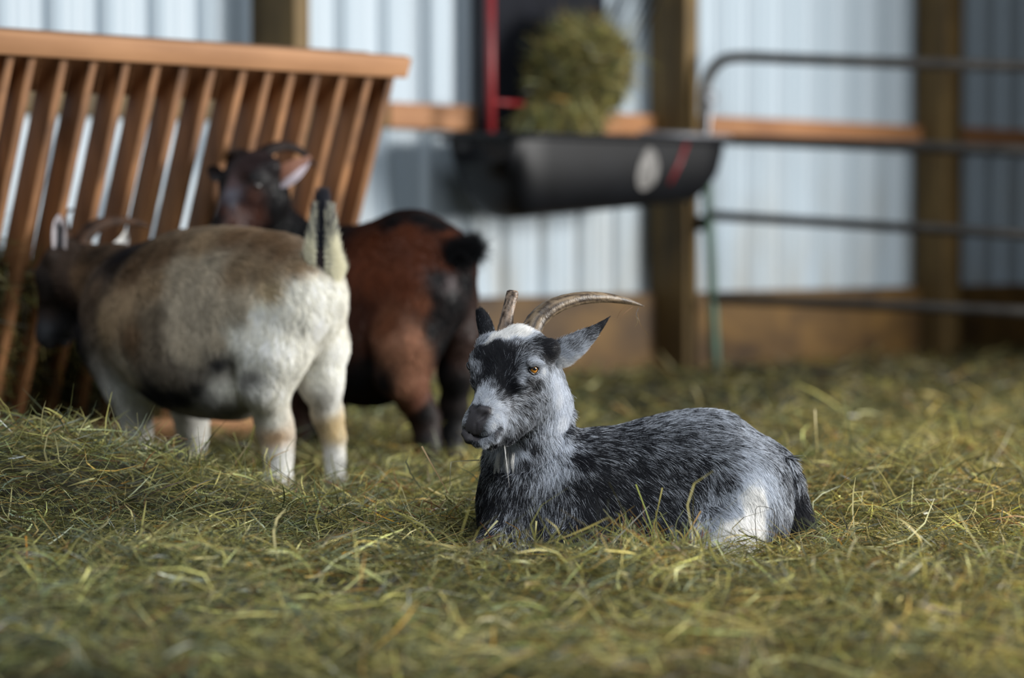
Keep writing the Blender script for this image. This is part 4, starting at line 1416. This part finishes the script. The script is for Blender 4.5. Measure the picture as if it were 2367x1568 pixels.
# ============ the brown and black goat behind ============
def brown_goat():
    B = Body()
    B.chain([(W(1000, 625, 5.98), .108), (W(950, 620, 6.02), .130), (W(860, 690, 6.10), .172), (W(770, 690, 6.17), .165), (W(690, 660, 6.22), .135)], .06)
    B.ell(W(850, 800, 6.09), (.17, .17, .15), .05)
    B.chain([(W(680, 620, 6.22), .105), (W(635, 570, 6.20), .088), (W(585, 510, 6.15), .075), (W(575, 480, 6.12), .065)], .05)
    B.chain([(W(985, 690, 5.93), .108), (W(940, 790, 5.90), .080), (W(930, 860, 5.91), .060), (W(960, 925, 5.97), .036), (W(984, 970, 6.0), .031), (W(990, 1030, 5.99), .0265), (W(992, 1090, 5.97), .028)], .035)
    B.chain([(W(1050, 690, 6.02), .058), (W(1062, 780, 6.02), .050), (W(1055, 860, 6.03), .040), (W(1048, 940, 6.07), .030), (W(1046, 1000, 6.08), .026), (W(1045, 1050, 6.07), .024), (W(1046, 1090, 6.06), .025)], .03)
    for x in (700, 770):
        B.chain([(W(x, 790, 6.2), .07), (W(x, 900, 6.2), .035), (W(x, 1000, 6.2), .025), (W(x, 1080, 6.2), .026)], .03)
    sc_ = 1.12
    fr = head_frame(W(556, 432, 6.04), (-0.55, -0.62), math.radians(52), sc_)
    P, F_, S_, U_ = fr
    add_head(B, fr, sc_)
    B.cone(P(-.05, 0, -.03), .052, W(600, 500, 6.14), .07, .03)
    root = empty('goat', (W(880, 800, 6.1)[0], 6.1, 0))
    V, F = B.mesh(0.0068)
    N = vnormals(V, F)
    S = lambda r, g, b: tuple(lin((r, g, b)))
    br, blk, rd, tan = S(104, 56, 34), S(13, 13, 16), S(66, 34, 22), S(160, 116, 92)
    R_ = lambda x, y, c, l, d: (x, y, c[0], c[1], c[2], l, *d)
    dn, bk = (.1, 0, -1), (.8, 0, -.4)
    H = [R_(960, 500, blk, .02, bk), R_(900, 508, blk, .02, bk), R_(1010, 515, blk, .02, bk), R_(930, 530, br, .02, bk), R_(1040, 545, br, .02, bk), R_(850, 560, br, .02, bk), R_(980, 580, br, .02, bk), R_(1030, 590, br, .02, bk),
         R_(860, 640, br, .022, dn), R_(940, 650, br, .022, dn), R_(980, 700, S(130, 80, 55), .02, dn), R_(820, 720, rd, .022, dn), R_(900, 740, S(110, 66, 42), .02, dn), R_(950, 770, tan, .018, dn), R_(910, 800, tan, .018, dn), R_(960, 830, tan, .016, dn),
         R_(830, 790, S(60, 32, 20), .022, dn), R_(850, 840, blk, .022, dn), R_(820, 880, blk, .022, dn), R_(880, 880, blk, .02, dn), R_(890, 930, blk, .02, dn), R_(940, 900, tan, .014, dn), R_(975, 905, S(140, 98, 78), .012, dn),
         R_(985, 960, blk, .01, dn), R_(990, 1040, blk, .009, dn), R_(960, 940, S(120, 80, 65), .01, dn), R_(1020, 640, blk, .018, dn), R_(1010, 720, blk, .018, dn), R_(1030, 800, blk, .018, dn), R_(1060, 700, blk, .018, dn), R_(1080, 650, blk, .018, dn),
         R_(1040, 650, S(60, 48, 50), .008, dn), R_(1085, 740, S(50, 34, 30), .014, dn), R_(1060, 820, S(60, 42, 36), .014, dn), R_(1050, 900, blk, .01, dn), R_(1045, 1000, blk, .009, dn),
         R_(670, 545, blk, .022, bk), R_(640, 530, blk, .022, bk), R_(715, 600, blk, .022, bk), R_(730, 560, blk, .022, bk), R_(1015, 680, blk, .018, dn), R_(1045, 700, blk, .018, dn), R_(1030, 740, blk, .018, dn), R_(1060, 760, blk, .016, dn), R_(1005, 760, blk, .016, dn), R_(1015, 850, blk, .016, dn), R_(700, 530, blk, .022, bk), R_(660, 520, blk, .022, bk), R_(700, 570, blk, .022, bk), R_(640, 480, blk, .02, dn), R_(650, 440, blk, .015, dn), R_(600, 500, rd, .018, dn), R_(620, 540, blk, .018, dn),
         R_(560, 480, rd, .012, dn), R_(520, 480, rd, .012, dn), R_(590, 450, rd, .012, dn), R_(490, 440, blk, .01, dn), R_(510, 410, blk, .01, dn), R_(530, 440, S(120, 120, 132), .008, dn), R_(535, 420, S(110, 92, 94), .008, dn), R_(530, 465, S(80, 80, 90), .008, dn),
         R_(560, 400, S(50, 32, 26), .01, dn), R_(590, 400, blk, .012, dn), R_(615, 420, blk, .012, dn), R_(570, 385, S(50, 36, 38), .01, dn), R_(500, 500, blk, .01, dn), R_(540, 510, rd, .012, dn), R_(480, 490, blk, .01, dn)]
    gd = Guides(V, N, H, soft=.012)
    A = gd.at(V)
    mesh_obj('body', V, F, M['skin'], root, cols=A[:, :3] * .75)
    coat('coat', B, V, F, N, 42000, gd, rgbf(.14, .4), root, lift=.25, rad=.00065, k=4, mat='fur_back')
    e1 = ear_geo([W(632, 418, 6.05), W(650, 412, 6.04), W(675, 395, 6.04), W(700, 378, 6.05), W(718, 362, 6.06)], [.014, .030, .030, .018, .003], unit([.0, -1, -.2]), .3)
    x, y, _ = project(e1[0])
    c = np.where(((y - (430 - (x - 640) * .75)) > 0)[:, None], lin((190, 178, 185))[None], lin((120, 82, 66))[None])
    mesh_obj('ear', *e1, M['skin'], root, cols=c)
    e2 = ear_geo([W(512, 412, 6.10), W(500, 402, 6.10), W(488, 395, 6.11), W(478, 392, 6.12)], [.014, .022, .016, .003], unit([-.3, -1, 0]), .3)
    mesh_obj('ear', *e2, M['skin'], root, cols=np.full((len(e2[0]), 3), lin((24, 22, 26))))
    hc1, hc2 = (.006, .004, .004), (.022, .013, .011)
    horn('horn', [W(598, 400, 6.10), W(604, 365, 6.11), W(625, 345, 6.12), W(660, 338, 6.15), W(695, 350, 6.18), W(730, 384, 6.20)], [.022, .021, .018, .015, .012, .004], root, hc1, hc2, mat='horn_dark')
    horn('horn', [W(572, 395, 6.10), W(568, 370, 6.12), W(556, 358, 6.16), W(538, 362, 6.20), W(520, 382, 6.23)], [.022, .022, .020, .017, .010], root, hc1, hc2, mat='horn_dark')
    plain_eyes(fr, sc_, root)
    for x, y, Y in ((992, 1096, 5.965), (1046, 1094, 6.055)):
        p = W(x, y, Y)
        tube('hoof', [p + [0, 0, .02], p - [0.004, 0.004, .012]], [.026, .029], M['black'], root, seg=12)
    tp = [W(1012, 622, 5.93), W(1038, 602, 5.89), W(1066, 590, 5.89), W(1092, 578, 5.90)]
    tv, tf = tube_geo(catmull(tp, 12), np.linspace(.022, .010, 12), 14)
    mesh_obj('tail', tv, tf, M['skin'], root, cols=np.full((len(tv), 3), lin((20, 20, 24))))
    pts, cc = [], []
    ct = catmull(tp, 21)
    for i in range(5500):
        t = rng.random()
        c0 = ct[int(t * 20)]
        d = unit([rng.normal(.50, .45), rng.normal(0, .4), rng.normal(.40, .5)])
        a = c0 + rng.normal(0, .010, 3)
        ln = rng.uniform(.025, .055)
        pts.append([a, a + d * ln * .33, a + d * ln * .66, a + d * ln])
        cc.append(lin((16, 17, 20)) * rng.uniform(.6, 1.6))
    hair_obj('tail_tuft', np.array(pts), .0007, np.array(cc), M['fur_back'], root)
    tag(root, 'reddish brown goat with black rump and legs, behind the white goat', 'goat')
    return B


ALLBODIES = [grey_goat(), white_goat(), brown_goat()]


# fur that grows on an ear or a tail, and the lids round an eye, belong to that part
for root in [o for o in C.objects if o.name.split('.')[0] == 'goat' and o.type == 'EMPTY']:
    kids = list(root.children)
    kind = lambda k: [o for o in kids if o.name.split('.')[0] == k]
    for sub, host in (('ear_fur', 'ear'), ('eyelid', 'eye')):
        for s_, h_ in zip(sorted(kind(sub), key=lambda o: o.name), sorted(kind(host), key=lambda o: o.name)):
            s_.parent = h_
    for sub in ('tail_fur', 'tail_fringe', 'tail_tuft'):
        for s_ in kind(sub):
            s_.parent = kind('tail')[0]


# ------------------------------------------------------------------ loose hay on the floor
def single_stalks():
    """the stems that stand clear of the bedding, one by one, and the tufts of them"""
    st = [((1470, 1120), (1500, 1200), (1530, 1292), 4.12, .0030, (120, 128, 40)), ((1531, 1128), (1522, 1170), (1508, 1235), 4.12, .0026, (170, 160, 90)),
          ((1150, 1204), (1135, 1220), (1120, 1238), 4.16, .0040, (205, 200, 150)), ((1140, 1254), (1156, 1300), (1176, 1342), 4.05, .0045, (215, 215, 175)),
          ((975, 1032), (997, 1072), (1036, 1140), 4.45, .0030, (190, 160, 120)), ((1109, 1064), (1070, 1066), (1043, 1068), 4.5, .0026, (200, 195, 165)), ((1043, 1068), (1041, 1085), (1040, 1120), 4.5, .0024, (180, 175, 145)),
          ((1750, 1270), (1746, 1180), (1770, 1172), 4.2, .0014, (40, 40, 34)), ((1770, 1172), (1790, 1185), (1785, 1240), 4.2, .0012, (70, 60, 44)),
          ((1955, 1220), (1905, 1238), (1855, 1268), 4.25, .0028, (170, 168, 90)), ((1848, 1262), (1848, 1290), (1850, 1320), 4.2, .0026, (150, 160, 110)), ((1620, 1182), (1585, 1240), (1540, 1300), 4.1, .0028, (165, 130, 70)),
          ((1420, 1275), (1560, 1262), (1700, 1300), 4.05, .0024, (150, 150, 84)), ((1884, 948), (1886, 990), (1890, 1050), 5.2, .0036, (165, 150, 90)), ((1240, 1205), (1238, 1230), (1234, 1262), 4.18, .0040, (140, 134, 70)),
          ((1260, 1215), (1252, 1235), (1230, 1270), 4.2, .0018, (120, 120, 70)), ((540, 1000), (562, 1050), (588, 980), 4.9, .0016, (120, 120, 60)), ((355, 1050), (400, 1010), (415, 1005), 4.7, .0030, (130, 120, 100)),
          ((100, 1040), (110, 1015), (180, 1030), 4.7, .0034, (150, 145, 110)), ((590, 985), (575, 1035), (545, 1085), 4.9, .0026, (110, 115, 50)), ((330, 1100), (350, 1060), (372, 1012), 4.75, .0030, (150, 135, 105)),
          ((380, 1010), (400, 1045), (425, 1075), 4.75, .0030, (140, 125, 100)), ((2270, 1400), (2300, 1340), (2215, 1188), 3.9, .0034, (190, 180, 120)), ((1700, 1345), (1500, 1335), (1960, 1290), 4.0, .0034, (170, 168, 95)),
          ((0, 1298), (60, 1292), (120, 1300), 4.0, .0050, (190, 130, 40)), ((55, 1330), (62, 1290), (60, 1240), 3.95, .0045, (190, 130, 40)), ((2130, 1145), (2150, 1120), (2175, 1080), 4.7, .003, (190, 180, 130))]
    st += [((1476, 712), (1471, 728), (1478, 742), 4.53, .0014, (120, 115, 110)), ((1473, 720), (1480, 750), (1498, 774), 4.53, .0009, (150, 120, 80)), ((1470, 730), (1474, 745), (1468, 756), 4.53, .0008, (150, 130, 90)),
           ((1462, 710), (1440, 728), (1428, 750), 4.54, .0006, (140, 100, 70)), ((1446, 708), (1434, 720), (1426, 736), 4.55, .0006, (140, 100, 70))]
    r2 = np.random.default_rng(3)
    for cx, cy, Y, n, sx, h in ((1500, 1275, 4.12, 150, 75, 90), (1600, 1290, 4.1, 60, 50, 70), (1150, 1265, 4.15, 22, 60, 55), (1330, 1285, 4.1, 30, 80, 60), (1780, 1300, 4.12, 50, 90, 60), (180, 1090, 4.7, 110, 190, 100),
                                (480, 1100, 4.75, 70, 130, 80), (1930, 1270, 4.4, 50, 60, 60), (1040, 1190, 4.5, 60, 70, 60), (860, 1130, 4.8, 60, 120, 50), (2050, 1200, 4.6, 60, 150, 60)):
        for _ in range(n):
            x = cx + r2.normal(0, sx * .7)
            y = cy + r2.normal(8, 12)
            dx, dy = r2.normal(0, 45), -abs(r2.normal(h * .55, h * .3))
            st.append(((x, y), (x + dx * .4 + r2.normal(0, 10), y + dy * .6), (x + dx, y + dy), Y + r2.normal(0, .03), r2.uniform(.0008, .0026), tuple(HAYS[r2.integers(len(HAYS))] * r2.uniform(.7, 1.25))))
    V, F, Cc = [], [], []
    for i, (a, m, b2, Y, wd, col) in enumerate(st):
        p = catmull([W(*a, Y), W(*m, Y - .01), W(*b2, Y - .005)], 9)
        T = unit(np.gradient(p, axis=0))
        sdv = unit(np.cross(T, unit([r2.normal(0, .4), -1, r2.normal(0, .4)])))
        ww = wd / 2 * np.linspace(1, .55, 9)[:, None]
        V += [p - sdv * ww, p + sdv * ww]
        o = i * 18
        F += [[o + j, o + j + 1, o + 10 + j, o + 9 + j] for j in range(8)]
        Cc.append(np.tile(lin(np.clip(col, 0, 245)), (18, 1)))
    o = mesh_obj('hay_stalks', np.vstack(V), np.array(F), M['hay'], None, cols=np.vstack(Cc))
    tag(o, 'separate stalks of hay sticking up around the lying goat', 'hay', kind='stuff')


HAYS = np.array([[150, 150, 80], [120, 124, 66], [175, 168, 110], [110, 116, 84], [160, 125, 60], [130, 84, 56], [195, 190, 140], [130, 138, 92]])


def ground_hay():
    Cs, Ls, Ws = [], [], []
    for y0, y1, dens, wm, lm in ((2.95, 3.9, 11000, 1.0, 1.0), (3.9, 5.3, 13000, 0.95, 1.0), (5.3, 7.2, 4200, 1.3, 1.1), (7.2, 11.5, 1300, 2.3, 1.3)):
        hw = lambda y: 0.235 * y + 0.75
        ar = (hw(y0) + hw(y1)) * (y1 - y0)
        n = int(ar * dens)
        Y = rng.uniform(y0, y1, n)
        X = rng.uniform(-1, 1, n) * hw(Y)
        Cs.append(np.stack([X, Y], 1))
        Ls.append(rng.gamma(2.6, 0.022, n) * lm + 0.014)
        Ws.append((rng.gamma(1.9, 0.00078, n) + 0.0004) * wm)
    P = np.vstack(Cs)
    L, Wd = np.minimum(np.concatenate(Ls), .17), np.minimum(np.concatenate(Ws), np.where(P[:, 1] < 5.3, .0036, .009))
    n = len(P)
    # keep in front of the wall
    ok = P[:, 1] < CW + MW * P[:, 0] - 0.12
    # thinner beyond the edges of the view
    ok &= (np.abs(P[:, 0]) < 0.235 * P[:, 1] + 0.15) | (rng.random(n) < 0.6)
    up = rng.random(n)
    z = relief(P[:, 0], P[:, 1]) + 0.050 * up ** 1.8
    th = rng.uniform(0, 2 * np.pi, n) + 0.0
    # a lay that swirls over the floor
    sw = noise3(np.column_stack([P, np.zeros(n)]), 1.7) * 9
    th = np.where(rng.random(n) < 0.45, sw + rng.normal(0, 0.5, n), th)
    pit = rng.normal(0, 0.30, n)
    st = rng.random(n) < 0.045
    pit[st] = np.abs(rng.normal(0.85, 0.3, st.sum()))
    D = np.stack([np.cos(th) * np.cos(pit), np.sin(th) * np.cos(pit), np.sin(pit)], 1)
    z += np.abs(np.sin(pit)) * L * 0.38
    Cn = np.column_stack([P, z])
    bend = rng.normal(0, 1, (n, 3)) * np.array([1, 1, 0.55]) * (L * rng.gamma(2.0, 0.10, n))[:, None]
    for bd in ALLBODIES:
        q = bd.eval(Cn)
        e1, e2 = bd.eval(Cn + D * L[:, None] * 0.5), bd.eval(Cn - D * L[:, None] * 0.5)
        ok &= (q > 0.004) & (e1 > -0.004) & (e2 > -0.004)
    col = hay_cols(n)
    # greener at the left, paler straw to the right
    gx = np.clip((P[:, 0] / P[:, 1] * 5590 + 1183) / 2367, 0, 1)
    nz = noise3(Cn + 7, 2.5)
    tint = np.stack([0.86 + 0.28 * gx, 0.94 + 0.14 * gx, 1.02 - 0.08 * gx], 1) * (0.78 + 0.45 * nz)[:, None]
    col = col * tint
    # bedding gets darker towards the foot of the wall, right of centre
    dw = (CW + MW * P[:, 0] - P[:, 1])
    darker = np.clip((3.4 + 0.8 * (nz - .5) - dw) / 1.6, 0, 1) * np.clip((P[:, 0] + 0.1) / 0.5, 0, 1)
    col = col * (1 - 0.62 * darker)[:, None]
    s = ok
    single_stalks()
    blades(Cn[s], D[s], L[s], Wd[s], bend[s], col[s], 'hay_bedding', 'loose green and yellow hay spread deep over the barn floor', 'hay')


def hay_pile(name, label, n, cen, rad, mul=1.0, L0=0.07, wid=0.0016, droop=0.5, fn=None):
    u = unit(rng.normal(size=(n, 3))) * (rng.random(n) ** 0.30)[:, None]
    Cn = np.asarray(cen) + u * np.asarray(rad)
    if fn is not None:
        Cn = fn(Cn, u)
        n = len(Cn)
        u = u[:n]
    L = rng.gamma(5, L0 / 5, n) + 0.02
    D = unit(rng.normal(size=(n, 3)) * np.array([1, 1, 0.8]) + u * np.array([0.6, 0.6, 0.0]) + np.array([0, 0, -droop]))
    bend = rng.normal(0, 1, (n, 3)) * (L * 0.16)[:, None]
    Wd = rng.gamma(3, wid / 3, n) + 0.0008
    return blades(Cn, D, L, Wd, bend, hay_cols(n, mul), name, label, 'hay', k=4)


def feeders_hay():
    # bundle in the wall rack
    c = wall_pt(1345, CW - 0.42)
    zc = hgt(1338, 165, c)
    def shp(P, u):
        # pear shape: hangs down on the left into the trough
        P = P.copy()
        t = np.clip(-(P[:, 2] - zc) / 0.2, -1, 1)
        P += TD * (-0.05 * np.maximum(t, 0))[:, None]
        return P
    hay_pile('rack_hay', 'bundle of green hay bulging from the wall rack above the trough', 9000, [c[0], c[1], zc], [0.18, 0.16, 0.19], 1.0, L0=0.09, wid=0.003, droop=0.35, fn=shp)
    c2 = wall_pt(1290, CW - 0.45)
    hay_pile('hanging_hay', 'wisps of hay trailing from the rack into the trough', 1500, [c2[0], c2[1], hgt(1290, 285, c2)], [0.17, 0.10, 0.055], 1.25, L0=0.07, wid=0.0028, droop=1.6)
    # hay behind the manger slats at the left
    base, up, nrm, L, s_at = MG
    n = 20000
    s = rng.uniform(s_at(-260, 600), s_at(560, 600), n)
    smax, smin_ = s_at(560, 600), s_at(-100, 600)
    f = np.clip((s - smin_) / (smax - smin_), 0, 1)
    top = 0.62 - 0.46 * f ** 0.8
    zz = rng.random(n) ** 0.8 * top
    dep = -0.035 - rng.random(n) ** 1.5 * 0.38
    Cn = base + TD * s[:, None] + up * zz[:, None] + nrm * dep[:, None]
    Cn[:, 2] = np.maximum(Cn[:, 2], 0.01)
    Lh = rng.gamma(5, 0.022, n) + 0.03
    D = unit(rng.normal(size=(n, 3)))
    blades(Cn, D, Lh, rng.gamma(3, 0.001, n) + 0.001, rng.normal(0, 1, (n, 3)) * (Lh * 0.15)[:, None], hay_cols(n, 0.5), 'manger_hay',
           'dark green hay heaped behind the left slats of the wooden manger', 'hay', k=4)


ground_hay()
feeders_hay()
